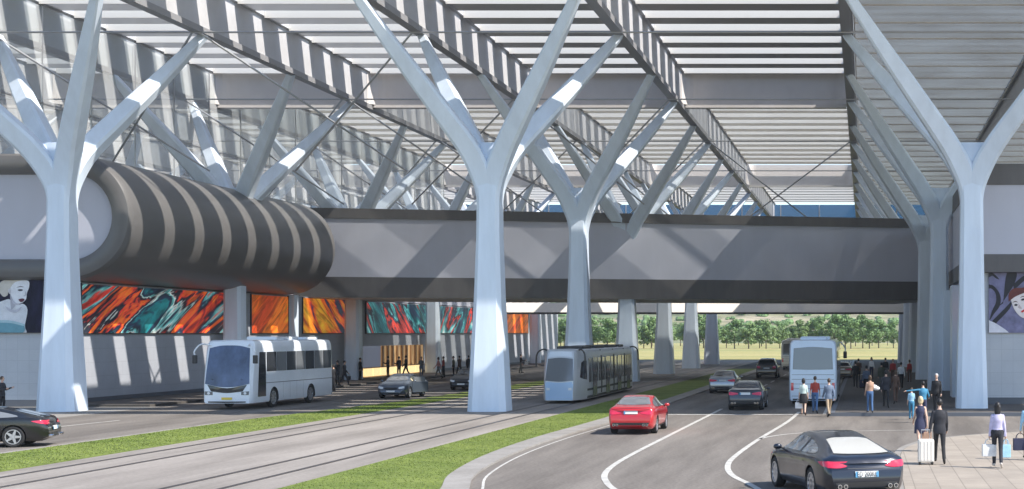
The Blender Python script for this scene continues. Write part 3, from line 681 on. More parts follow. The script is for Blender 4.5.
# ------------------------------------------------------------------ cars
def ip(tab, x): return np.interp(x, [t[0] for t in tab], [t[1] for t in tab])
def smooth_tab(tab, ys, k=2):
    v = ip(tab, ys)
    for _ in range(k):
        w = v.copy(); w[1:-1] = .25*v[:-2]+.5*v[1:-1]+.25*v[2:]; v = w
    return v
STY = {
 'fastback': dict(L=4.97, W=1.93, zl=.19, wheel=(-1.42, 1.50), wr=.355,
   top=[(-2.48,.86),(-2.38,.98),(-2.1,1.04),(-1.6,1.17),(-1.0,1.30),(-.3,1.40),(.2,1.41),(.65,1.32),(1.25,1.01),(1.7,.91),(2.2,.76),(2.48,.58)],
   belt=[(-2.48,.78),(-2.3,.93),(-1.7,.98),(-.8,.96),(1.2,.93),(1.7,.86),(2.2,.72),(2.48,.54)],
   wb=[(-2.48,.78),(-2.32,.90),(-1.9,.955),(-1.4,.965),(-.4,.935),(.6,.93),(1.5,.955),(2.0,.92),(2.3,.82),(2.48,.62)],
   wt=[(-2.48,.64),(-2.2,.74),(-1.6,.63),(-1.0,.57),(-.3,.57),(.3,.58),(.7,.58),(1.25,.68),(1.7,.74),(2.2,.66),(2.48,.5)],
   sidel=[(-1.55,1.02),(-1.2,1.0),(-.5,.985),(.4,.975),(1.02,.965)], sideu=[(-1.5,1.06),(-1.1,1.16),(-.5,1.26),(.25,1.29),(.95,1.02)],
   rearl=[(-.62,1.045),(-.3,1.03),(.3,1.03),(.62,1.045)], rearu=[(-.47,1.275),(-.25,1.30),(.25,1.30),(.47,1.275)],
   frl=[(-.66,1.03),(-.3,1.0),(.3,1.0),(.66,1.03)], fru=[(-.5,1.33),(-.25,1.355),(.25,1.355),(.5,1.33)]),
 'saloon': dict(L=4.62, W=1.80, zl=.20, wheel=(-1.33, 1.37), wr=.325,
   top=[(-2.31,.92),(-2.24,1.03),(-1.85,1.08),(-1.6,1.11),(-1.05,1.32),(-.5,1.42),(0,1.43),(.45,1.36),(1.1,1.04),(1.6,.95),(2.1,.80),(2.31,.6)],
   belt=[(-2.31,.86),(-2.2,.96),(-1.6,.985),(-.5,.96),(1.1,.93),(1.6,.88),(2.1,.75),(2.31,.55)],
   wb=[(-2.31,.76),(-2.2,.84),(-1.8,.885),(-1.3,.90),(-.3,.88),(.6,.88),(1.4,.90),(1.9,.87),(2.15,.78),(2.31,.6)],
   wt=[(-2.31,.66),(-2.2,.74),(-1.7,.70),(-1.1,.58),(-.5,.56),(.1,.57),(.5,.57),(1.1,.66),(1.6,.72),(2.1,.64),(2.31,.5)],
   sidel=[(-1.38,1.03),(-1.0,1.01),(-.4,.995),(.3,.985),(.9,.97)], sideu=[(-1.33,1.07),(-1.0,1.21),(-.4,1.31),(.2,1.32),(.82,1.04)],
   rearl=[(-.66,1.115),(-.3,1.10),(.3,1.10),(.66,1.115)], rearu=[(-.5,1.35),(-.25,1.375),(.25,1.375),(.5,1.35)],
   frl=[(-.64,1.06),(-.3,1.03),(.3,1.03),(.64,1.06)], fru=[(-.5,1.34),(-.25,1.37),(.25,1.37),(.5,1.34)]),
 'suv': dict(L=4.6, W=1.86, zl=.26, wheel=(-1.35, 1.38), wr=.36,
   top=[(-2.3,1.0),(-2.22,1.30),(-2.0,1.52),(-1.7,1.64),(-1.0,1.69),(0,1.70),(.4,1.63),(1.05,1.20),(1.6,1.10),(2.1,.98),(2.3,.75)],
   belt=[(-2.3,.92),(-2.2,1.06),(-1.6,1.10),(1.0,1.06),(1.6,1.02),(2.1,.9),(2.3,.7)],
   wb=[(-2.3,.80),(-2.15,.88),(-1.6,.925),(-.3,.915),(1.4,.925),(1.9,.89),(2.15,.80),(2.3,.66)],
   wt=[(-2.3,.70),(-2.2,.68),(-1.7,.64),(-1,.63),(.1,.63),(.5,.63),(1.1,.70),(1.6,.76),(2.1,.68),(2.3,.55)],
   sidel=[(-1.75,1.15),(-1.0,1.13),(-.4,1.12),(.3,1.11),(.92,1.10)], sideu=[(-1.7,1.46),(-1.0,1.53),(-.4,1.55),(.15,1.55),(.82,1.18)],
   rearl=[(-.66,1.16),(-.3,1.14),(.3,1.14),(.66,1.16)], rearu=[(-.55,1.50),(-.25,1.53),(.25,1.53),(.55,1.50)],
   frl=[(-.66,1.23),(-.3,1.20),(.3,1.20),(.66,1.23)], fru=[(-.54,1.56),(-.25,1.6),(.25,1.6),(.54,1.56)]),
}
def dens(pl, k=5): return crv(pl, k)
def decal(bvh, side, lo, up, nv=5, off=.008, k=4):
    """patch laid on the body; side gives the looking direction"""
    lo = dens(lo, k); up = dens(up, k); mb = MB(); n = len(lo); vs = []
    for j in range(nv+1):
        t = j/nv
        for a, b in zip(lo, up):
            p = (a[0]*(1-t)+b[0]*t, a[1]*(1-t)+b[1]*t)
            if side == 'rear': o, d = Vector((p[0], -12, p[1])), Vector((0,1,0))
            elif side == 'front': o, d = Vector((p[0], 12, p[1])), Vector((0,-1,0))
            elif side == 'left': o, d = Vector((-12, p[0], p[1])), Vector((1,0,0))
            elif side == 'right': o, d = Vector((12, p[0], p[1])), Vector((-1,0,0))
            else: o, d = Vector((p[0], p[1], 12)), Vector((0,0,-1))
            h, nn, _, _ = bvh.ray_cast(o, d)
            if h is None: h, nn, _, _ = bvh.find_nearest(o + d*(12-.5))
            if nn.dot(d) > 0: nn = -nn
            vs.append(h + nn*off)
    fs = []
    for j in range(nv):
        for i in range(n-1):
            q = (j*n+i, j*n+i+1, (j+1)*n+i+1, (j+1)*n+i); fs.append(q)
    # orient outwards
    a, b, c = vs[fs[0][0]], vs[fs[0][1]], vs[fs[0][2]]
    nrm = (b-a).cross(c-a); out = {'rear':(0,-1,0),'front':(0,1,0),'left':(-1,0,0),'right':(1,0,0),'top':(0,0,1)}[side]
    if nrm.dot(Vector(out)) < 0: fs = [f[::-1] for f in fs]
    return mb.add(vs, fs)
def car_shell(st):
    S = STY[st]; L = S['L']; ys = np.concatenate([np.linspace(-L/2, -L/2+.3, 7)[:-1], np.linspace(-L/2+.3, L/2-.35, 46), np.linspace(L/2-.35, L/2, 8)[1:]])
    top, belt, wb, wt = [smooth_tab(S[k], ys) for k in ('top','belt','wb','wt')]
    zl = np.interp(ys, [-L/2, -L/2+.3, L/2-.5, L/2], [.34, S['zl'], S['zl'], .26])
    rings = []
    for i, y in enumerate(ys):
        w, t, b, T, z0 = wb[i], wt[i], belt[i], top[i], zl[i]
        e = b+(T-b)*.88
        sec = [(0,z0),(.78*w,z0),(.92*w,z0+.05),(.98*w,z0+.2),(w,.5*(z0+b)+.06),(.99*w,b-.09),(.955*w,b),(t+(.93*w-t)*.52, b+(e-b)*.5),(t+.02, e-.02),(.86*t, b+(T-b)*.965),(.5*t,T-.008),(0,T)]
        P = crv(sec, 3)
        ring = [(p[0], y, p[1]) for p in P] + [(-p[0], y, p[1]) for p in P[-2:0:-1]]
        # rounded nose and tail: the bumper swells, the upper part leans in
        d = max(0, 1-(y+L/2)/.45); f = max(0, 1-(L/2-y)/.5)
        out = []
        for (x, yy, z) in ring:
            zz = (z-z0)/max(.05, T-z0); bul = (1-(2*zz-.75)**2)*.08
            pl = -.10*(abs(x)/max(w, .01))**2.5
            out.append((x, yy - d*d*(bul+pl) + f*f*(bul+pl), z))
        rings.append(out)
    mb = MB(); n = len(rings[0]); mb.loft(rings, cap0=False, cap1=False)
    h = n//2
    for base, flip in ((0, False), ((len(rings)-1)*n, True)):   # end faces: strips between left and right
        for j in range(h):
            a, b2 = base+j, base+j+1; c, d2 = base+(n-j-1) % n, base+(n-j) % n
            q = [a, d2, c, b2] if j > 0 and j < h-1 else ([a, c, b2] if j == 0 else [a, d2, b2])
            if not flip: q = q[::-1]
            mb.f.append(tuple(q)); mb.m.append(0)
    return mb
SHELL = {}
def shell_mesh(st):
    """body with wheel arches cut; second slot is the dark arch lining"""
    if st in SHELL: return SHELL[st]
    S = STY[st]; me = car_shell(st).mesh('body', [M['trim'], M['trim']], True)
    bm = bmesh.new(); bm.from_mesh(me); bmesh.ops.remove_doubles(bm, verts=bm.verts, dist=1e-4); bmesh.ops.recalc_face_normals(bm, faces=bm.faces); bm.to_mesh(me); bm.free()
    bvh = None
    bm = bmesh.new(); bm.from_mesh(me); bvh = BVHTree.FromBMesh(bm); bm.free()
    cut = MB()
    for wy in S['wheel']:
        for sx in (-1, 1):
            cut.tube((sx*(S['W']/2-.27), wy, S['wr']+.01), (sx*(S['W']/2+.3), wy, S['wr']+.01), S['wr']+.045, n=28, m=1)
    cm = cut.mesh('cutter', [M['trim'], M['trim']]); co = link(cm, 'cutter')
    me2 = baked(me, [('BOOLEAN', dict(operation='DIFFERENCE', object=co, solver='EXACT'))])
    bpy.data.objects.remove(co); sharp(me2, 32)
    SHELL[st] = (me2, bvh); return SHELL[st]
def wheel_meshes(r, spokes):
    t = MB(); prof = [(r*.68,-.10),(r*.90,-.115),(r*.985,-.09),(r,-.05),(r,.05),(r*.985,.09),(r*.90,.115),(r*.68,.10)]
    n = 26; rings = []
    for x_r, x in prof: rings.append([(x, x_r*math.cos(2*math.pi*i/n), x_r*math.sin(2*math.pi*i/n)) for i in range(n)])
    t.loft(rings, cap0=False, cap1=False); tyre = t.mesh('tyre', M['rubber']); sharp(tyre, 50)
    m = MB()
    rr = r*.70
    ring = lambda q, x: [(x, q*math.cos(2*math.pi*i/n), q*math.sin(2*math.pi*i/n)) for i in range(n)]
    m.loft([ring(rr*.88,.02), ring(rr*.90,.105), ring(rr*1.0,.105), ring(rr*1.0,.0)], cap0=False, cap1=False)
    m.loft([ring(rr*.98,.0), ring(rr*.97,.01)], 1)
    for k in range(spokes):
        a = 2*math.pi*k/spokes; d = Vector((0, math.cos(a), math.sin(a))); p = Vector((0, -math.sin(a), math.cos(a)))
        m.loft([[Vector((x,0,0))+d*q+p*w for q, w in ((.04,-.05),(rr*.9,-.028),(rr*.9,.028),(.04,.05))] for x in (.055,.095)])
    m.loft([ring(.06,.04), ring(.055,.10)])
    rim = m.mesh('rim', [M['rim'], M['trim']]); return tyre, rim
WHEEL = {}
def car(style, label, x, y, yaw, paint, rear_y=None, opts=(), group=None, glass='glass', rearglass='glass', spokes=5):
    """x, y = centre of the car on the ground; yaw turns it, 0 drives away from the camera"""
    S = STY[style]; L = S['L']; me, bvh = shell_mesh(style)
    t = thing('parked_car' if 'parked' in opts else 'car', label, 'car', (x, y, .004), yaw, group)
    b = link(me.copy(), 'body', t); b.data.materials[0] = paint
    g = M[glass]
    for s, sd in ((-1,'left'), (1,'right')):
        decal(bvh, sd, S['sidel'], S['sideu']).build('side_window', g, t, True)
        # dark pillar splitting the side glass
        mid = S['sidel'][2][0]+.05
        zu = S['sideu'][2][1]
        decal(bvh, sd, [(mid-.05, S['sidel'][2][1]-.005),(mid+.05, S['sidel'][2][1]-.005)], [(mid-.09, zu+.012),(mid+.01, zu+.012)], 4, .014, 2).build('door_pillar', M['trim'], t)
        for yd in (S['sidel'][4][0]+.05, mid, S['sidel'][0][0]+.45):
            decal(bvh, sd, [(yd-.006, .32),(yd+.006,.32)], [(yd-.006,.92),(yd+.006,.92)], 6, .003, 1).build('door_seam', M['trim'], t)
        decal(bvh, sd, [(-1.0,.24),(0,.24),(1.0,.24)], [(-1.0,.30),(0,.30),(1.0,.30)], 2, .006, 2).build('sill_trim', M['trim'], t)
        for yh in (mid-.35, mid+.62):
            decal(bvh, sd, [(yh-.09,.80),(yh+.09,.80)], [(yh-.09,.825),(yh+.09,.825)], 1, .02, 1).build('door_handle', paint, t)
        mx = MB(); px = s*(ip(S['wb'], S['sidel'][4][0])+.08)
        mx.ball((px, S['sidel'][4][0]-.1, 1.0 if style != 'suv' else 1.14), (.105,.07,.07), 10, 6); mo = mx.build('wing_mirror', paint, t, True)
        MB().tube((s*.80, S['sidel'][4][0]-.08, .95 if style != 'suv' else 1.09), (px, S['sidel'][4][0]-.1, .98 if style != 'suv' else 1.12), .025, n=6).build('mirror_arm', M['trim'], t)
    decal(bvh, 'rear', S['rearl'], S['rearu'], 6, .010).build('rear_window', M[rearglass], t, True)
    decal(bvh, 'front', S['frl'], S['fru'], 6, .010).build('windscreen', g, t, True)
    ht = S['wb'][0][1]
    if style == 'fastback':
        z = .80
        for s in (-1, 1):
            decal(bvh, 'rear', [(s*.46,.775),(s*.62,.755),(s*.84,.765)], [(s*.42,.80),(s*.62,.87),(s*.83,.90)], 4, .012).build('tail_light', M['lamp_red'], t, True)
            decal(bvh, 'left' if s < 0 else 'right', [(-2.40,.77),(-2.2,.80),(-1.98,.865)], [(-2.40,.89),(-2.2,.895),(-1.98,.88)], 3, .012).build('tail_light', M['lamp_red'], t, True)
        decal(bvh, 'rear', [(-.42,.735),(0,.73),(.42,.735)], [(-.42,.748),(0,.743),(.42,.748)], 1, .006).build('boot_seam', M['trim'], t)
        zp = (.56,.68)
    elif style == 'saloon':
        for s in (-1, 1):
            decal(bvh, 'rear', [(s*.36,.80),(s*.6,.76),(s*.80,.77)], [(s*.36,.87),(s*.6,.91),(s*.79,.92)], 4, .012).build('tail_light', M['lamp_red'], t, True)
        decal(bvh, 'rear', [(-.72,.955),(0,.985),(.72,.955)], [(-.70,.965),(0,.995),(.70,.965)], 1, .012).build('boot_seam', M['trim'], t)
        zp = (.78,.89)
    else:
        for s in (-1, 1):
            decal(bvh, 'rear', [(s*.52,.86),(s*.65,.85),(s*.80,.86)], [(s*.52,1.02),(s*.65,1.05),(s*.79,1.05)], 4, .012).build('tail_light', M['lamp_red'], t, True)
        zp = (.80,.91)
    pm = decal(bvh, 'rear', [(-.26, zp[0]),(.26, zp[0])], [(-.26, zp[1]),(.26, zp[1])], 2, .022).build('number_plate', M['plate'], t)
    py0 = min(v.co.y for v in pm.data.vertices)
    for s in ((-1, 1) if style == 'fastback' else (-1,)):
        MB().box(min(s*.26, s*.205), max(s*.26, s*.205), py0-.006, py0-.002, zp[0], zp[1]).build('plate_band', M['plate_blue'], pm)
    if 'text' in opts:
        cu = bpy.data.curves.new('plate_text', 'FONT'); cu.body = 'ED 200KL'; cu.size = .15; cu.align_x = 'CENTER'; cu.align_y = 'CENTER'; cu.extrude = .002; cu.space_character = 1.02
        to = bpy.data.objects.new('temporary', cu); COL.objects.link(to); dg = bpy.context.evaluated_depsgraph_get(); dg.update()
        tm = bpy.data.meshes.new_from_object(to.evaluated_get(dg)); bpy.data.objects.remove(to)
        tm.materials.clear(); tm.materials.append(M['ink'])
        tm.transform(Matrix.Translation((0, py0-.006, (zp[0]+zp[1])/2)) @ Matrix.Rotation(R(90), 4, 'X') @ Matrix.Scale(.72, 4, (1,0,0)))
        link(tm, 'plate_text', pm)
    # rear diffuser and exhausts
    decal(bvh, 'rear', [(-.66,.35),(0,.35),(.66,.35)], [(-.70,.46),(0,.46),(.70,.46)], 2, .012).build('rear_valance', M['trim'], t)
    yr = -L/2-.02
    for s in (-1, 1):
        for o in ((.50,.63) if style != 'suv' else (.55,)):
            MB().tube((s*o, yr-.06, .375), (s*o, yr+.2, .375), .048, n=14).build('exhaust', M['chrome'], t)
            MB().tube((s*o, yr-.063, .375), (s*o, yr-.055, .375), .036, n=14).build('exhaust', M['trim'], t)
    # front: lights, grille, plate
    hz = ip(S['belt'], L/2-.2)
    for s in (-1, 1):
        decal(bvh, 'front', [(s*.45,hz-.16),(s*.6,hz-.17),(s*.76,hz-.12)], [(s*.45,hz-.07),(s*.6,hz-.04),(s*.75,hz-.02)], 3, .012).build('headlight', M['lamp_clear'], t, True)
    decal(bvh, 'front', [(-.36,hz-.21),(0,hz-.22),(.36,hz-.21)], [(-.38,hz-.10),(0,hz-.09),(.38,hz-.10)], 3, .010).build('grille', M['trim'], t)
    decal(bvh, 'front', [(-.6,.30),(0,.29),(.6,.30)], [(-.6,.36),(0,.36),(.6,.36)], 2, .010).build('lower_grille', M['trim'], t)
    decal(bvh, 'front', [(-.25,.38),(.25,.38)], [(-.25,.47),(.25,.47)], 2, .02).build('number_plate', M['plate'], t)
    key = (S['wr'], spokes)
    if key not in WHEEL: WHEEL[key] = wheel_meshes(*key)
    for wy in S['wheel']:
        for s in (-1, 1):
            wt_ = bpy.data.objects.new('wheel', None); COL.objects.link(wt_); wt_.parent = t
            wt_.location = (s*(S['W']/2-.135), wy, S['wr']); wt_.rotation_euler = (0, 0, 0 if s > 0 else math.pi)
            link(WHEEL[key][0], 'tyre', wt_); link(WHEEL[key][1], 'rim', wt_)
    if 'open_door' in opts:     # driver's door swung open, pale lining towards the camera
        d = bpy.data.objects.new('open_door', None); COL.objects.link(d); d.parent = t; d.location = (-S['W']/2+.03, .95, 0); d.rotation_euler = (0, 0, R(-42))
        MB().box(-.05, .03, -1.05, 0, .32, .96).build('door_skin', paint, d, bevel=.02)
        MB().box(.034, .06, -1.0, -.04, .36, .92).build('door_lining', M['cream'], d, bevel=.01)
        MB().box(-.02, .0, -.85, -.1, .965, 1.25).build('door_glass', M['glass_pale'], d)
        decal(bvh, 'left', [(-.15,.36),(.35,.34),(.86,.36)], [(-.15,1.22),(.35,1.27),(.72,1.1)], 4, .018).build('cream_interior', M['cream'], t)
    return t
def rear_at(style, xr, yr, yaw):
    h = STY[style]['L']/2; return (xr - math.sin(yaw)*h, yr + math.cos(yaw)*h)
CARG = 'cars on the station roads'
cx_, cy_ = rear_at('fastback', .0, 34.0, R(19))
cc = car('fastback', 'dark blue-black fastback car nearest the camera with red tail lights, beside the paved plaza', cx_, cy_, R(19), carpaint('paint_midnight', (0.012,0.016,0.028), .4), opts=('text',), group=CARG, glass='glass_pale', rearglass='glass_sky_reflect', spokes=10); cc.scale = (1.06, 1.06, 1.06)
car('fastback', 'black fastback car half out of frame at the left edge', -30.2, 50.9, R(104), carpaint('paint_black', (0.010,0.010,0.011), .3), group=CARG, glass='glass_pale', spokes=5)
cx_, cy_ = rear_at('saloon', -8.85, 56.6, 0)
car('saloon', 'red saloon car driving away on the sunlit road', cx_, cy_, R(0), carpaint('paint_red', (0.52,0.022,0.030), .15), group=CARG, glass='glass_pale', rearglass='glass_pale')
cx_, cy_ = rear_at('saloon', -5.95, 74.3, 0)
car('saloon', 'dark grey saloon car just inside the roof shade, left of the coach seen from behind', cx_, cy_, 0, carpaint('paint_graphite', (0.06,0.065,0.075), .5), group=CARG)
cx_, cy_ = rear_at('saloon', -9.05, 95, 0)
car('saloon', 'silver saloon car beside the lawn kerb under the bridge', cx_, cy_, 0, carpaint('paint_silver', (0.42,0.44,0.46), .6), group=CARG)
cx_, cy_ = rear_at('suv', -8.35, 127, 0)
car('suv', 'dark brown tall car far down the road behind the other cars', cx_, cy_, 0, carpaint('paint_brown', (0.07,0.05,0.04), .4), group=CARG)
cx_, cy_ = rear_at('saloon', -1.95, 124, 0)
car('saloon', 'small tan car showing right of the coach rear', cx_, cy_, 0, carpaint('paint_tan', (0.28,0.22,0.15), .3), group=CARG)
car('saloon', 'blue-grey car facing the camera with its cream lined door open', -27.75, 90.0, R(180), carpaint('paint_bluegrey', (0.10,0.125,0.16), .5), opts=('open_door',), group=CARG, glass='glass_pale')
car('saloon', 'black car facing the camera beside the middle column', -27.0, 102.5, R(180), carpaint('paint_black', (0.010,0.010,0.011), .3), group=CARG)

# ------------------------------------------------------------------ coaches and tram
def body_box(L, W, H, z0, rake_f, rake_r, round_=.16, taper=0.0, tl=2.0, nose=0.0):
    """long rounded body, +y is the front; taper narrows the last tl metres in plan"""
    ys = np.unique(np.concatenate([np.linspace(-L/2, -L/2+tl, 12), np.linspace(-L/2+tl, L/2-tl, 30), np.linspace(L/2-tl, L/2, 14)]))
    rings = []
    for y in ys:
        df = L/2-y; dr = y+L/2
        k = 1.0
        if taper and df < tl: k = 1-taper*(1-df/tl)**1.7
        if taper and nose and dr < tl: k = min(k, 1-nose*(1-dr/tl)**1.7)
        e = 1.0
        if df < .22: e = min(e, 1-.09*(1-df/.22)**2)
        if dr < .16: e = min(e, 1-.06*(1-dr/.16)**2)
        w = W/2*k*e; hh = H-(1-e)*.9; r = round_*1.2
        sec = [(0,z0),(w-.05,z0),(w,z0+.1),(w,z0+.8),(w*.998,H*.55),(w*.985,hh-.45),(w*.965,hh-.2),(w*.90,hh-.07),(w*.78,hh-.015),(0,hh)]
        ring = [(x, z) for x, z in sec]; full = ring + [(-x, z) for x, z in ring[-2:0:-1]]
        out = []
        for x, z in full:
            u = max(0, (z-1.0)/(H-1.0)); yy = y
            if df < tl: yy -= rake_f*(1-df/tl)*u**1.3
            if dr < tl: yy += rake_r*(1-dr/tl)*u**1.3
            out.append((x, yy, z))
        rings.append(out)
    mb = MB().loft(rings, cap0=False, cap1=False); n = len(rings[0]); h = n//2
    for base, flip in ((0, False), ((len(rings)-1)*n, True)):
        for j in range(h):
            a, b2 = base+j, base+j+1; c, d2 = base+(n-j-1) % n, base+(n-j) % n
            q = [a, d2, c, b2] if 0 < j < h-1 else ([a, c, b2] if j == 0 else [a, d2, b2])
            if not flip: q = q[::-1]
            mb.f.append(tuple(q)); mb.m.append(0)
    return mb
def cut_shell(mb, wheels, W, r):
    me = mb.mesh('body', [M['trim'], M['trim']])
    bm = bmesh.new(); bm.from_mesh(me); bmesh.ops.remove_doubles(bm, verts=bm.verts, dist=1e-4); bmesh.ops.recalc_face_normals(bm, faces=bm.faces); bm.to_mesh(me)
    bvh = BVHTree.FromBMesh(bm); bm.free()
    if wheels:
        cut = MB()
        for wy in wheels:
            for sx in (-1, 1): cut.tube((sx*(W/2-.45), wy, r), (sx*(W/2+.3), wy, r), r+.07, n=26, m=1)
        co = link(cut.mesh('cutter', [M['trim'], M['trim']]), 'cutter')
        me = baked(me, [('BOOLEAN', dict(operation='DIFFERENCE', object=co, solver='EXACT'))]); bpy.data.objects.remove(co)
    sharp(me, 28); return me, bvh
def coach(label, x, y, yaw, L, H, paint, front=True, plate=None):
    Wd = 2.5; wheels = (-L/2+3.3, L/2-2.75); wr = .5
    me, bvh = cut_shell(body_box(L, Wd, H, .32, .45, .18), wheels, Wd, wr)
    t = thing('coach', label, 'coach', (x, y, .004), yaw, 'coaches and buses')
    b = link(me, 'body', t); b.data.materials[0] = paint
    zt, zb = H-.62, H-1.62
    for s, sd in ((-1,'left'), (1,'right')):
        k = 7; y0, y1 = -L/2+.35, L/2-1.75
        for i in range(k):
            a = y0+(y1-y0)*i/k; c = y0+(y1-y0)*(i+1)/k-.05
            decal(bvh, sd, [(a,zb),((a+c)/2,zb),(c,zb)], [(a,zt),((a+c)/2,zt),(c,zt)], 3, .012, 2).build('side_window', M['glass_pale'] if i % 2 else M['glass'], t)
        decal(bvh, sd, [(y1+.05, .62),(y1+.5,.62),(y1+1.05,.62)], [(y1+.05,zt),(y1+.4,zt),(y1+.82,zt)], 4, .012, 2).build('door', M['glass'], t)
        decal(bvh, sd, [(-L/2+.2,1.28),(0,1.28),(L/2-1.7,1.28)], [(-L/2+.2,1.31),(0,1.31),(L/2-1.7,1.31)], 1, .006, 6).build('side_seam', M['trim'], t)
        for yy in np.linspace(-L/2+4.4, L/2-3.9, 4):
            decal(bvh, sd, [(yy,.45),(yy+.015,.45)], [(yy,1.27),(yy+.015,1.27)], 2, .005, 1).build('hatch_seam', M['trim'], t)
        # mirror on a curved stalk
        p = crv([(s*.95, L/2-.35, H-.28), (s*1.25, L/2+.12, H-.22), (s*1.52, L/2+.25, H-.55), (s*1.52, L/2+.22, H-.75)], 4)
        mm = MB()
        for q in range(len(p)-1): mm.tube(p[q], p[q+1], .04, n=6)
        mo = mm.build('mirror_arm', paint, t); MB().box(s*1.52-.11, s*1.52+.11, L/2+.14, L/2+.28, H-1.18, H-.76).build('mirror', M['trim'], mo, bevel=.04)
    w = 1.12
    decal(bvh, 'front', [(-w,1.30),(-.5,1.16),(0,1.13),(.5,1.16),(w,1.30)], [(-w+.10,H-.42),(-.5,H-.30),(0,H-.28),(.5,H-.30),(w-.10,H-.42)], 8, .014).build('windscreen', M['glass_blue'], t, True)
    decal(bvh, 'front', [(-.80,.92),(0,.84),(.80,.92)], [(-1.0,1.25),(0,1.08),(1.0,1.25)], 2, .013).build('front_trim', M['glass'], t)
    for s in (-1, 1):
        decal(bvh, 'front', [(s*.72,.74),(s*1.1,.74)], [(s*.72,.90),(s*1.12,.93)], 2, .016, 2).build('headlight', M['glass_pale'], t)
        MB().tube((s*.92, L/2-.10, .83), (s*.92, L/2+.03, .83), .07, n=12).build('headlight', M['lamp_clear'], t)
        decal(bvh, 'rear', [(s*1.0,.85),(s*1.14,.85)], [(s*1.0,1.25),(s*1.14,1.25)], 2, .014, 2).build('tail_light', M['lamp_red'], t)
        MB().tube((s*.35, L/2-1.2, .61), (s*.75, L/2+.028, 1.55), .012, n=5).build('wiper', M['trim'], t)
    decal(bvh, 'front', [(-.27,.50),(.27,.50)], [(-.27,.62),(.27,.62)], 1, .03, 1).build('number_plate', M[plate or 'plate'], t)
    decal(bvh, 'front', [(-.95,.36),(0,.34),(.95,.36)], [(-.95,.42),(0,.42),(.95,.42)], 1, .014).build('lower_grille', M['trim'], t)
    # rear end
    decal(bvh, 'rear', [(-1.05,H-1.55),(0,H-1.57),(1.05,H-1.55)], [(-1.0,H-.45),(0,H-.38),(1.0,H-.45)], 5, .014).build('rear_window', M['glass_pale'], t, True)
    for z in (.55, .95, 1.18, 1.42, 1.66): decal(bvh, 'rear', [(-1.1,z),(0,z),(1.1,z)], [(-1.1,z+.018),(0,z+.018),(1.1,z+.018)], 1, .006).build('panel_seam', M['trim'], t)
    decal(bvh, 'rear', [(-.27,.62),(.27,.62)], [(-.27,.74),(.27,.74)], 1, .02, 1).build('number_plate', M['plate'], t)
    decal(bvh, 'rear', [(-1.05,.34),(0,.34),(1.05,.34)], [(-1.05,.42),(0,.42),(1.05,.42)], 1, .014).build('rear_bumper', M['trim'], t)
    MB().box(-.8,.8,-1.6,1.4,H-.02,H+.16).build('roof_unit', paint, t, bevel=.07)
    MB().box(-.7,.7,-L/2+.9,-L/2+2.6,H-.02,H+.12).build('roof_unit', paint, t, bevel=.06)
    if ('w', wr) not in WHEEL: WHEEL[('w', wr)] = wheel_meshes(wr, 8)
    for wy in wheels:
        for s in (-1, 1):
            wt_ = bpy.data.objects.new('wheel', None); COL.objects.link(wt_); wt_.parent = t
            wt_.location = (s*(Wd/2-.14), wy, wr); wt_.rotation_euler = (0, 0, 0 if s > 0 else math.pi)
            link(WHEEL[('w', wr)][0], 'tyre', wt_); link(WHEEL[('w', wr)][1], 'rim', wt_)
    return t
coach('pale blue-white coach facing the camera beside the left lawn', -31.85, 80.6, R(180-1.0), 11.0, 3.5, M['coach_white'], plate='plate_yellow')
coach('pale blue coach seen from behind at the right pavement', -2.72, 84.2, 0, 12.0, 3.5, M['coach_blue'])
coach('grey-white bus farther down the road, half hidden behind the pale blue coach', -7.4, 160, 0, 11, 3.15, carpaint('paint_oldwhite', (0.5,0.5,0.48), 0))

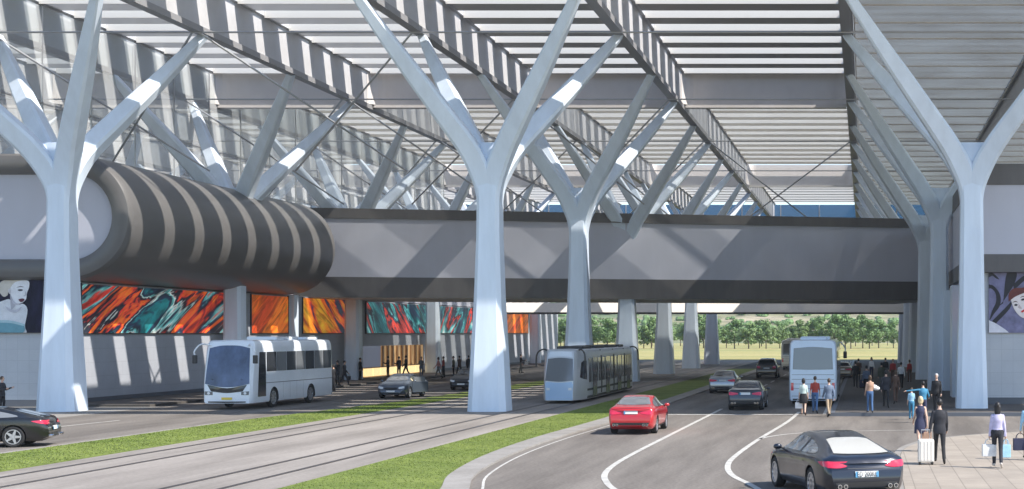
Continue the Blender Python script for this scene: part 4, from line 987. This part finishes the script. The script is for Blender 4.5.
def tram():
    L = 20.0; Wd = 2.35; H = 2.95; x = -16.6
    t = thing('tram', 'low silver tram with a light blue nose on the right hand track', 'tram', (x, 81.4+L/2, .02), R(180))
    me, bvh = cut_shell(body_box(L, Wd, H, .16, .55, .55, taper=.30, tl=2.4, nose=.30), None, Wd, .3)
    b = link(me, 'body', t); b.data.materials[0] = M['tram_silver']
    decal(bvh, 'front', [(-.72,.20),(0,.18),(.72,.20)], [(-.76,1.18),(0,1.12),(.76,1.18)], 5, .014).build('nose_panel', M['tram_blue'], t, True)
    decal(bvh, 'front', [(-.75,1.24),(0,1.18),(.75,1.24)], [(-.68,2.42),(0,2.48),(.68,2.42)], 7, .014).build('windscreen', M['glass_pale'], t, True)
    decal(bvh, 'front', [(-.66,2.5),(0,2.55),(.66,2.5)], [(-.6,2.78),(0,2.82),(.6,2.78)], 3, .014).build('brow_panel', M['coach_white'], t, True)
    for s, sd in ((-1,'left'), (1,'right')):
        decal(bvh, 'front', [(s*.50,.72),(s*.68,.72)], [(s*.50,.84),(s*.68,.86)], 2, .03, 2).build('headlight', M['lamp_clear'], t)
        decal(bvh, sd, [(L/2-1.9,1.25),(L/2-1.3,1.3),(L/2-.75,1.4)], [(L/2-1.9,2.3),(L/2-1.4,2.3),(L/2-1.05,2.2)], 4, .014).build('cab_window', M['glass'], t)
        # sections: dark window band, door leaves, dark joints
        secs = [(-L/2+2.3,-5.0),(-4.6,-.9),(-.5,3.4),(3.8,L/2-2.3)]
        for a, c in secs:
            m_ = (a+c)/2
            decal(bvh, sd, [(a+.1,1.08),(m_,1.08),(c-.1,1.08)], [(a+.1,2.42),(m_,2.42),(c-.1,2.42)], 4, .012, 3).build('side_window', M['glass_pale'], t)
            decal(bvh, sd, [(m_-.66,.28),(m_,.28),(m_+.66,.28)], [(m_-.66,2.45),(m_,2.45),(m_+.66,2.45)], 5, .026, 2).build('door', M['glass_pale'], t)
            for dx in (-.68, -.015, .66): decal(bvh, sd, [(m_+dx,.26),(m_+dx+.03,.26)], [(m_+dx,2.47),(m_+dx+.03,2.47)], 3, .034, 1).build('door_frame', M['trim'], t)
            for q in (a+.95, c-.95): decal(bvh, sd, [(q-.09,1.04),(q+.09,1.04)], [(q-.09,2.46),(q+.09,2.46)], 3, .022, 1).build('window_post', M['tram_silver'], t)
        for j in (-4.8, -.7, 3.6):
            decal(bvh, sd, [(j-.2,.2),(j,.2),(j+.2,.2)], [(j-.2,2.86),(j,2.86),(j+.2,2.86)], 6, .02, 2).build('bellows', M['trim'], t)
        decal(bvh, sd, [(-L/2+2,.20),(0,.20),(L/2-2,.20)], [(-L/2+2,.34),(0,.34),(L/2-2,.34)], 2, .010, 12).build('skirt', M['trim'], t)
        decal(bvh, sd, [(-L/2+2,.62),(0,.62),(L/2-2,.62)], [(-L/2+2,.74),(0,.74),(L/2-2,.74)], 2, .009, 12).build('side_band', M['trim'], t)
        for y0 in (L/2, -L/2):
            sg = 1 if y0 > 0 else -1
            p = crv([(s*.75, y0-sg*1.3, H-.12), (s*1.05, y0-sg*.75, H-.02), (s*1.30, y0-sg*.45, H-.28), (s*1.34, y0-sg*.42, H-.95)], 4); mm = MB()
            for q in range(len(p)-1): mm.tube(p[q], p[q+1], .045, n=6)
            mm.build('mirror_arm', M['trim'], t)
    for y0, y1 in ((-7,-5.4),(-4,-1.4),(0.2,3.0),(4.4,7)): MB().box(-.75,.75,y0,y1,H-.02,H+.14).build('roof_unit', M['trim'], t, bevel=.05)
    MB().box(-.7,.7,-7.6,-5.6,.021,.30).box(-.7,.7,-1,1,.021,.30).box(-.7,.7,5.6,7.6,.021,.30).build('bogie', M['trim'], t)
tram()

# ------------------------------------------------------------------ people
SKIN = [mat('skin', c, .55) for c in ((0.55,0.36,0.27), (0.42,0.26,0.18), (0.24,0.14,0.09))]
HAIR = {k: mat('hair', c, .5) for k, c in dict(black=(0.012,0.010,0.010), brown=(0.06,0.035,0.02), blonde=(0.55,0.44,0.27), grey=(0.5,0.5,0.5)).items()}
CL = {k: mat('cloth', c, .8, noise=(9, .15, (1,1,1))) for k, c in dict(black=(0.014,0.014,0.017), suit=(0.022,0.023,0.030), navy=(0.030,0.034,0.075), white=(0.72,0.72,0.72), lilac=(0.50,0.47,0.66),
   sky=(0.30,0.52,0.68), teal=(0.05,0.22,0.36), jeans=(0.06,0.13,0.27), denim=(0.13,0.17,0.24), plaid=(0.34,0.05,0.035), beige=(0.36,0.27,0.18), mint=(0.50,0.60,0.55), brown=(0.09,0.05,0.035),
   tan=(0.42,0.26,0.18), grey=(0.14,0.15,0.15), pink=(0.45,0.20,0.18), red=(0.35,0.03,0.03), olive=(0.08,0.09,0.06), shoe=(0.02,0.018,0.016), pale=(0.55,0.5,0.45)).items()}
POSES = {  # legs: (thigh, knee) left, right in degrees forward; arms: (forward, out, elbow) left, right
 'stand': ((3,4),(-3,3),(4,7,12),(-2,7,10)),
 'wait': ((6,10),(-2,2),(15,8,95),(12,8,88)),
 'stroll': ((22,8),(-17,16),(-18,7,14),(20,7,18)),
 'stride': ((-19,20),(24,7),(20,8,20),(-20,8,16)),
 'pull': ((18,6),(-14,14),(-6,14,6),(12,7,18)),
 'bags': ((15,6),(-13,22),(2,10,6),(-2,10,6)),
 'reach': ((8,5),(-8,6),(40,82,12),(10,20,60)),
 'hold': ((10,5),(-8,8),(6,10,20),(25,6,75)),
}
def limb_dir(f, o, s): return Vector((s*math.sin(R(o)), math.sin(R(f))*math.cos(R(o)), -math.cos(R(f))*math.cos(R(o))))
PM = {}
def person_mesh(pose, build, sleeve, legs, jacket):
    """build 'm' or 'f'; one continuous body, remeshed; slots: skin, top, bottom, shoes, eye"""
    key = (pose, build, sleeve, legs, jacket)
    if key in PM: return PM[key]
    (ta, tk), (ua, uk), la, ra = POSES[pose]; fem = build == 'f'
    J = {}; segs = []; mb = MB()
    sw, hw = (.140, .085) if fem else (.168, .09)
    low = 9
    for s, (a, k), n in ((-1, (ta, tk), 'l'), (1, (ua, uk), 'r')):
        hip = Vector((s*hw, 0, .90)); knee = hip+Vector((0, math.sin(R(a)), -math.cos(R(a))))*.43
        an = knee+Vector((0, math.sin(R(a-k)), -math.cos(R(a-k))))*.40
        pitch = min(0, (a-k))*1.1 if a-k < -6 else 0
        fd = Vector((s*.03, math.cos(R(pitch))*.17, math.sin(R(pitch))*.17-.055)); J['foot'+n] = (an, an+fd)
        low = min(low, an.z-.09, (an+fd).z-.035)
        J['hip'+n], J['knee'+n], J['ank'+n] = hip, knee, an
    up = Vector((0, 0, -low))
    for k_ in J: J[k_] = tuple(v+up for v in J[k_]) if isinstance(J[k_], tuple) else J[k_]+up
    dz = up.z
    def cap(p, q, r0, r1, lab):
        mb.tube(p, q, r0, r1, 10); mb.ball(p, r0, 10, 7); mb.ball(q, r1, 10, 7); segs.append((Vector(p), Vector(q), max(r0, r1), lab))
    hands = {}
    for s, n, arm in ((-1, 'l', la), (1, 'r', ra)):
        t0, t1 = (.085, .060) if fem else (.088, .064)
        lt = 'bottom' if legs == 'long' else 'skin'
        cap(J['hip'+n], J['knee'+n], t0, t1, lt); cap(J['knee'+n], J['ank'+n], t1*(.95), .042 if legs != 'long' else .052, lt)
        f0, f1 = J['foot'+n]; cap(f0+Vector((0,-.03,-.05)), f1, .042, .034, 'shoe')
        f, o, e = arm; sh = Vector((s*sw, 0, 1.375+dz)); el = sh+limb_dir(f, o, s)*.285; wr = el+limb_dir(f+e, o*.6 if o < 60 else o, s)*.25
        j = .012 if jacket else 0
        cap(sh, el, .050+j*.7, .041+j, 'top' if sleeve != 'none' else 'skin'); cap(el, wr, .042+j, .030+j*.8, 'top' if sleeve == 'long' else 'skin')
        d = (wr-el).normalized(); pc = wr+d*.055; cap(wr+d*.01, pc, .027, .032, 'skin'); hands[n] = (wr, d, s)
    # torso
    z0 = dz; Z = lambda z: z+z0
    tor = [(.82,.14,.09),(.88,.168,.112),(.95,.165,.112),(1.05,.135 if fem else .148,.095),(1.14,.135 if fem else .155,.098),(1.26,.155 if fem else .18,.115),(1.34,.150 if fem else .178,.105),(1.41,.105 if fem else .125,.085),(1.455,.07,.068),(1.48,.054,.056)]
    if jacket: tor = [(.78,.172,.118),(.88,.188,.130),(.95,.18,.125)] + [(z, a+.012, b+.012) for z, a, b in tor[3:8]] + tor[8:]
    mb.loft([[(a*math.cos(t), b*math.sin(t), Z(z)) for t in np.linspace(0, 2*math.pi, 19)[:-1]] for z, a, b in tor])
    mb.tube((0,0,Z(1.42)), (0,.012,Z(1.56)), .052, .048, 10)
    hc = Vector((0,.02,Z(1.635)))
    mb.ball(hc+Vector((0,-.01,.015)), (.074,.092,.098), 14, 10); mb.ball(hc+Vector((0,.025,-.055)), (.055,.062,.062), 12, 8)
    mb.ball(hc+Vector((0,.092,-.012)), (.013,.020,.022), 8, 6)
    for s in (-1, 1): mb.ball(hc+Vector((s*.074,-.005,-.012)), (.012,.02,.03), 8, 6)
    me = mb.mesh('person', [M['trim']])
    me = baked(me, [('REMESH', dict(mode='VOXEL', voxel_size=.017)), ('SMOOTH', dict(factor=.5, iterations=3))])
    nv = len(me.polygons)
    co = np.empty(nv*3); me.polygons.foreach_get('center', co); co = co.reshape(-1, 3)
    wz = (.80 if jacket else (1.0 if fem else .97))+z0
    best = np.full(nv, 9e9); lab = np.zeros(nv, int); L_ = dict(skin=0, top=1, bottom=2, shoe=3)
    for p, q, r_, l in segs:
        p, q = np.array(p), np.array(q); d = q-p; t = np.clip(((co-p)@d)/(d@d+1e-9), 0, 1); dist = np.linalg.norm(co-(p+t[:,None]*d), axis=1)-r_
        m = dist < best; best[m] = dist[m]; lab[m] = L_[l]
    tz = np.array([t[0]+z0 for t in tor]); ta_ = np.interp(co[:,2], tz, [t[1] for t in tor]); tb_ = np.interp(co[:,2], tz, [t[2] for t in tor])
    intor = (np.sqrt((co[:,0]/ta_)**2+(co[:,1]/tb_)**2) < 1.10) & (co[:,2] > .84+z0) & (co[:,2] < 1.475+z0)
    if jacket: intor |= (np.sqrt((co[:,0]/ta_)**2+(co[:,1]/tb_)**2) < 1.12) & (co[:,2] > .77+z0) & (co[:,2] < 1.475+z0)
    lab[intor] = np.where(co[intor][:,2] > wz, 1, 2 if legs == 'long' else 1)
    lab[co[:,2] > 1.465+z0] = 0
    hi = np.linalg.norm(co-np.array(hc), axis=1) < .2; lab[hi] = 0
    # fingers and eyes joined to the same mesh
    ex = MB()
    for n, (wr, d, s) in hands.items():
        side = Vector((0,1,0)); side = (side-d*side.dot(d)).normalized() if abs(d.y) < .95 else Vector((0,0,1)); pal = d.cross(side).normalized()*(-s)
        for k, (o, ln) in enumerate(((-.026,.058),(-.009,.072),(.009,.078),(.026,.070))):
            a = wr+d*.072+side*o; b = a+d*ln*.55+pal*.008; c = b+d*ln*.35+pal*.026; ex.tube(a, b, .0095, .0088, 6); ex.tube(b, c, .0088, .0072, 6)
        a = wr+d*.03+side*.028; b = a+d*.035+side*.028+pal*.01; ex.tube(a, b, .011, .010, 6); ex.tube(b, b+d*.032+side*.004+pal*.012, .010, .008, 6)
    for s in (-1, 1): ex.ball(hc+Vector((s*.03,.083,.012)), (.013,.008,.008), 8, 5, 4)
    ex.ball(hc+Vector((0,.083,-.058)), (.024,.009,.006), 8, 5, 5)
    me.materials.clear()
    for x in (SKIN[0], CL['suit'], CL['suit'], CL['shoe'], M['ink'], CL['pink']): me.materials.append(x)
    m2 = ex.mesh('extra', [M['trim']]); bm = bmesh.new(); bm.from_mesh(me)
    bm.faces.ensure_lookup_table()
    for i, f in enumerate(bm.faces): f.material_index = int(lab[i]); f.smooth = True
    bm.from_mesh(m2); bm.to_mesh(me); bm.free()
    PM[key] = (me, hc, dz, hands); return PM[key]
HM = {}
def hair_mesh(kind, hc):
    k = (kind, round(hc.z, 3))
    if k in HM: return HM[k]
    mb = MB(); mb.ball(hc+Vector((0,-.018,.020)), (.083,.098,.105), 18, 14); me = mb.mesh('hair', HAIR['black'], True)
    bm = bmesh.new(); bm.from_mesh(me)
    kill = [f for f in bm.faces if (lambda c: c.y > .035 and c.z < .055 or c.z < -.045 and c.y > -.03)(f.calc_center_median()-hc)]
    bmesh.ops.delete(bm, geom=kill, context='FACES'); bm.to_mesh(me); bm.free()
    if kind != 'short':
        zl = -.30 if kind == 'long' else -.13
        l = MB(); rings = []
        for t in np.linspace(0, 1, 7):
            z = .03+(zl-.03)*t; w = .085+.012*math.sin(t*3)-(.035*t*t); rings.append([hc+Vector((w*math.cos(a), -.045-.012*t+.062*math.sin(a)*(1-.35*t), z)) for a in np.linspace(0, 2*math.pi, 15)[:-1]])
        l.loft(rings); m2 = l.mesh('x', HAIR['black'], True); bm = bmesh.new(); bm.from_mesh(me); bm.from_mesh(m2); bm.to_mesh(me); bm.free()
    HM[k] = me; return me
def over(o, mats):
    for i, m in mats.items(): o.material_slots[i].link = 'OBJECT'; o.material_slots[i].material = m
def spot(px, py, h=0.0):
    Z = (EYE-h)*FPX/(py-CY); return ((px-CX)*Z/FPX, Z, h)
PEOPLE = []
def person(label, loc, yaw, pose, build='m', top='suit', bottom='suit', hair='black', hairkind='short', sleeve='long', legs='long', jacket=False, skirt=None, scale=1.0, skin=0, shoe='shoe', group=None):
    me, hc, dz, hands = person_mesh(pose, build, sleeve, legs, jacket)
    o = link(me, 'person'); o.location = loc; o.rotation_euler = (0, 0, R(yaw)); o.scale = (scale,)*3
    tag(o, label, 'person', group, 'thing')
    over(o, {0: SKIN[skin], 1: CL[top], 2: CL[bottom], 3: CL[shoe] if shoe != 'skin' else SKIN[skin]})
    h = link(hair_mesh(hairkind, hc), 'hair', o); over(h, {0: HAIR[hair]})
    if skirt:
        mb = MB(); prof = [(1.02,.150,.112),(.92,.185,.135),(.75,.20,.16),(.56,.205,.18),(.55,.195,.17)]
        mb.loft([[(a*math.cos(t)*(1+.03*math.sin(6*t)), b*math.sin(t)*(1+.03*math.sin(5*t)), z+dz) for t in np.linspace(0, 2*math.pi, 25)[:-1]] for z, a, b in prof], cap0=False)
        mb.build('skirt', CL[skirt], o, True)
    def hand(n):
        w, d, s = hands[n]; p = w+d*.10
        return Matrix.Translation(loc) @ Matrix.Rotation(R(yaw), 4, 'Z') @ (p*scale)
    return hand
PG, WG, LG = 'people on the sunlit plaza', 'people walking under the bridge on the right', 'people waiting along the left wall'
# sunlit plaza
def suitcase(loc, yaw, hand):
    t = thing('suitcase', 'white wheeled suitcase pulled by the man in the dark suit', 'suitcase', loc, R(yaw))
    b = MB().box(-.23,.23,-.14,.14,.07,.74).build('shell', M['fin'], t, bevel=.05)
    for x in np.linspace(-.15,.15,4): MB().box(x-.012, x+.012, -.148, -.138, .14, .68).build('rib', M['fin'], b, bevel=.004)
    for s in (-1, 1):
        MB().tube((s*.18-.02*s,-.11,.05), (s*.18+.02*s,-.11,.05), .05, n=12).build('wheel', M['rubber'], t); MB().tube((s*.18-.02*s,.11,.05), (s*.18+.02*s,.11,.05), .05, n=12).build('wheel', M['rubber'], t)
    MB().tube((-.12,.08,.73), (-.12,.08,1.0), .011, n=6).tube((.12,.08,.73), (.12,.08,1.0), .011, n=6).tube((-.13,.08,1.0), (.13,.08,1.0), .016, n=6).build('pull_handle', M['rim'], t)
def bag(name, label, hand, w, d, h, m, rz=0):
    t = thing(name, label, 'bag', (hand.x, hand.y, hand.z-.16-h), R(rz))
    MB().box(-w/2, w/2, -d/2, d/2, 0, h).build('bag_body', m, t, bevel=.015)
    hb = MB()
    for s in (-1, 1):
        p = crv([(-w*.3, s*d*.4, h), (-w*.22, s*d*.2, h+.11), (0, s*d*.1, h+.16), (w*.22, s*d*.2, h+.11), (w*.3, s*d*.4, h)], 3)
        for q in range(len(p)-1): hb.tube(p[q], p[q+1], .009, n=5)
    hb.build('handles', m, t)
PZ = .03
l = spot(939.5, 464, PZ); h = person('man in a black suit walking away beside the white suitcase on the plaza', l, 4, 'pull', 'm', 'suit', 'black', jacket=True, scale=1.06, group=PG)
hl = h('l'); suitcase((hl.x-.10, hl.y-.12, PZ), 4, hl)
l = spot(920.5, 451, PZ); h = person('blonde woman in a navy dress stepping away, left of the man in black', l, 6, 'stride', 'f', 'navy', 'navy', 'blonde', 'bob', 'none', 'bare', skirt='navy', scale=1.0, group=PG)
hr = h('r'); bag('handbag', 'orange-brown handbag held by the blonde woman in navy', hr, .26, .12, .24, CL['tan'])
l = spot(997.5, 468, PZ); h = person('black haired woman in a lilac top carrying shopping bags across the plaza', l, -3, 'bags', 'f', 'lilac', 'suit', 'black', 'long', 'long', scale=1.04, shoe='pale', group=PG)
bag('shopping_bag', 'white shopping bag in the left hand of the woman in lilac', h('l'), .40, .14, .34, CL['white'], 8); bag('shopping_bag', 'pale blue shopping bag in the right hand of the woman in lilac', h('r'), .26, .14, .36, CL['sky'], 15)
l = spot(1029, 460, PZ); h = person('person in a pale blue shirt cut by the right edge of the view', l, 0, 'bags', 'm', 'sky', 'beige', 'brown', scale=1.02, group=PG)
bag('travel_bag', 'navy bag held by the person at the right edge', h('l'), .42, .18, .36, CL['navy'], 5)
l = spot(923, 423, 0); person('man in a teal-blue shirt stretching out his left arm at the kerb', l, 10, 'reach', 'm', 'teal', 'navy', 'black', sleeve='long', scale=1.0, group=PG)
l = spot(911.5, 420, 0); person('child in a light blue top beside the man with the outstretched arm', l, 0, 'hold', 'f', 'sky', 'teal', 'brown', sleeve='short', scale=.80, group=PG)
H = .16
def W_(lab, x, y, yaw, pose, **k): return person(lab, spot(x, y, H), yaw, pose, group=WG, **k)
W_('grey haired person in dark clothes by the wall behind the corner column', 936.5, 413, 170, 'stand', top='black', bottom='black', hair='grey', scale=1.03)
W_('man in a long dark suit walking away in the middle of the right pavement', 886, 408, 0, 'stroll', top='suit', bottom='black', jacket=True, scale=1.04)
W_('person in dark brown walking right of the man in the long suit', 895.5, 404, 5, 'stride', build='f', top='brown', bottom='brown', hair='brown', hairkind='bob')
hh = W_('woman with bare back and blue jeans holding a white bundle', 870, 413, 8, 'hold', build='f', top='tan', bottom='jeans', hair='brown', hairkind='bob', sleeve='none', scale=.97)
hp = hh('r'); b_ = MB(); b_.ball((0,0,0), (.26,.16,.14), 14, 9); b_.ball((.2,-.02,-.05), (.16,.12,.10), 10, 7)
tag(b_.build('bundle', CL['white'], None, True, loc=(hp.x-.02, hp.y-.12, hp.z-.02)), 'white cloth bundle carried by the woman in jeans', 'bundle', kind='thing')
W_('person in a white shirt and dark trousers near the right hand piers', 901, 389, 0, 'stride', top='white', bottom='black')
W_('person in a rust red top in the far part of the right pavement', 893, 383, 180, 'stand', top='red', bottom='brown', hair='brown')
W_('man in a grey-green jacket walking left of the man in the long suit', 881.5, 390, 0, 'stroll', top='olive', bottom='grey', jacket=True)
W_('dark clothed person farthest back in the centre of the right pavement', 885.5, 380.5, 0, 'stand', top='black', bottom='grey')
W_('person in dark red close to the far right wall', 909.5, 382, 20, 'stand', build='f', top='red', bottom='brown', hair='brown', hairkind='bob', scale=.95)
W_('person in a dark brown coat beside the white lane edge line', 858.5, 382, 0, 'wait', top='brown', bottom='black', jacket=True)
W_('person in a white top walking beyond the woman with the bundle', 871.5, 379.5, 180, 'stride', build='f', top='white', bottom='navy', hairkind='bob')
hh = W_('person in black with a dark trolley bag near the lane edge line', 855.5, 388, 0, 'pull', top='black', bottom='black')
hp = hh('r'); bt = thing('trolley_bag', 'dark trolley bag beside the person in black near the lane line', 'bag', (hp.x+.25, hp.y, H))
MB().box(-.22,.22,-.15,.15,.05,.55).build('bag_body', CL['navy'], bt, bevel=.04); MB().tube((-.12,.1,.54), (-.12,.1,.9), .012, n=6).tube((.12,.1,.54), (.12,.1,.9), .012, n=6).tube((-.13,.1,.9), (.13,.1,.9), .014, n=6).build('pull_handle', M['rim'], bt); MB().tube((-.2,0,.04), (.2,0,.04), .04, n=8).build('wheel', M['rubber'], bt)
W_('dark haired person close behind the woman with the bundle', 866.5, 396, 0, 'stroll', top='denim', bottom='black')
CG = 'people crossing behind the coach'
h = person('black haired woman in a mint top and black skirt behind the coach', spot(803.5, 415.5), 0, 'bags', 'f', 'mint', 'black', 'black', 'bob', 'short', 'bare', skirt='black', scale=.97, shoe='brown', group=CG)
bag('handbag', 'white handbag held by the woman in the mint top', h('l'), .34, .12, .28, CL['white'])
person('man in a red plaid shirt and jeans behind the coach', spot(815, 413.5), 0, 'stroll', 'm', 'plaid', 'jeans', 'brown', sleeve='short', scale=1.0, group=CG)
person('man in a blue-grey jacket and beige trousers behind the coach', spot(829, 417), 14, 'stride', 'm', 'denim', 'beige', 'brown', jacket=True, scale=1.0, group=CG)
# along the left wall
def L_(lab, x, y, yaw, pose, h=.13, **k): return person(lab, spot(x, y, h), yaw, pose, group=LG, **k)
L_('man in a black suit near the rear of the white coach', 333.5, 391, 95, 'stand', 0.0, top='black', bottom='black', jacket=True)
L_('man in a dark suit standing just behind the one nearest the coach', 337.5, 385, 60, 'wait', top='suit', bottom='black', jacket=True)
hh = L_('man in a dark suit carrying a black briefcase by the left wall', 344.5, 386, -80, 'stroll', top='suit', bottom='suit', jacket=True)
bag('briefcase', 'black briefcase held by the man by the left wall', hh('r'), .40, .12, .28, CL['black'], 80)
L_('person in black half hidden by the column left of the lit entrance', 360.3, 380, -90, 'stand', top='black', bottom='black', jacket=True)
L_('person in a dark coat left of the pair in front of the glowing counter', 388, 377, 90, 'wait', top='black', bottom='black', jacket=True)
L_('person in dark clothes, left one of the pair at the glowing counter', 399, 377.5, 60, 'wait', top='suit', bottom='black', jacket=True)
L_('stout person in a long dark coat, right one of the pair at the counter', 406, 378, 100, 'stroll', top='black', bottom='black', jacket=True, scale=1.05)
L_('person in a grey jacket standing between the lit entrance and the next pier', 421.3, 378, 180, 'wait', top='grey', bottom='denim')
L_('woman in a pink top walking by the left wall beyond the entrance', 438.5, 379, 90, 'stride', build='f', top='pink', bottom='grey', hairkind='bob')
L_('person in dark red next to the woman in pink', 443.5, 377.5, 90, 'stand', top='plaid', bottom='black')
L_('dark clothed person above the bonnet of the black car, left one', 453.5, 377, 120, 'stand', top='olive', bottom='black')
L_('dark clothed person above the bonnet of the black car, middle one', 459.5, 376.5, 60, 'stroll', top='brown', bottom='black', jacket=True)
L_('dark clothed person next to the middle column above the black car', 468.5, 375.5, 0, 'stand', top='suit', bottom='black')
hh = L_('person in a black top with a white bag at the far left wall', 520.8, 373.5, -60, 'hold', top='black', bottom='grey')
bag('shoulder_bag', 'small white bag with the person at the far left wall', hh('r'), .34, .14, .3, CL['white'])
person('man in a dark suit standing by the left facade above the black car', spot(2, 413), -90, 'wait', 'm', 'suit', 'black', 'brown', jacket=True, group=LG)

# ------------------------------------------------------------------ air: a thin even haze that pales the far trees and hills
hz = MB().box(-4600, 4600, -320, 7100, -1.1, 95); hm = bpy.data.materials.new('haze'); hm.use_nodes = True
ht = hm.node_tree; ht.nodes.clear(); hv = ht.nodes.new('ShaderNodeVolumePrincipled'); hv.inputs['Color'].default_value = (0.80, 0.87, 0.95, 1); hv.inputs['Density'].default_value = 0.0002; hv.inputs['Anisotropy'].default_value = 0.2
ho_ = ht.nodes.new('ShaderNodeOutputMaterial'); ht.links.new(hv.outputs[0], ho_.inputs['Volume'])
tag(hz.build('haze', hm), 'thin pale haze in the distance', 'haze', kind='stuff')
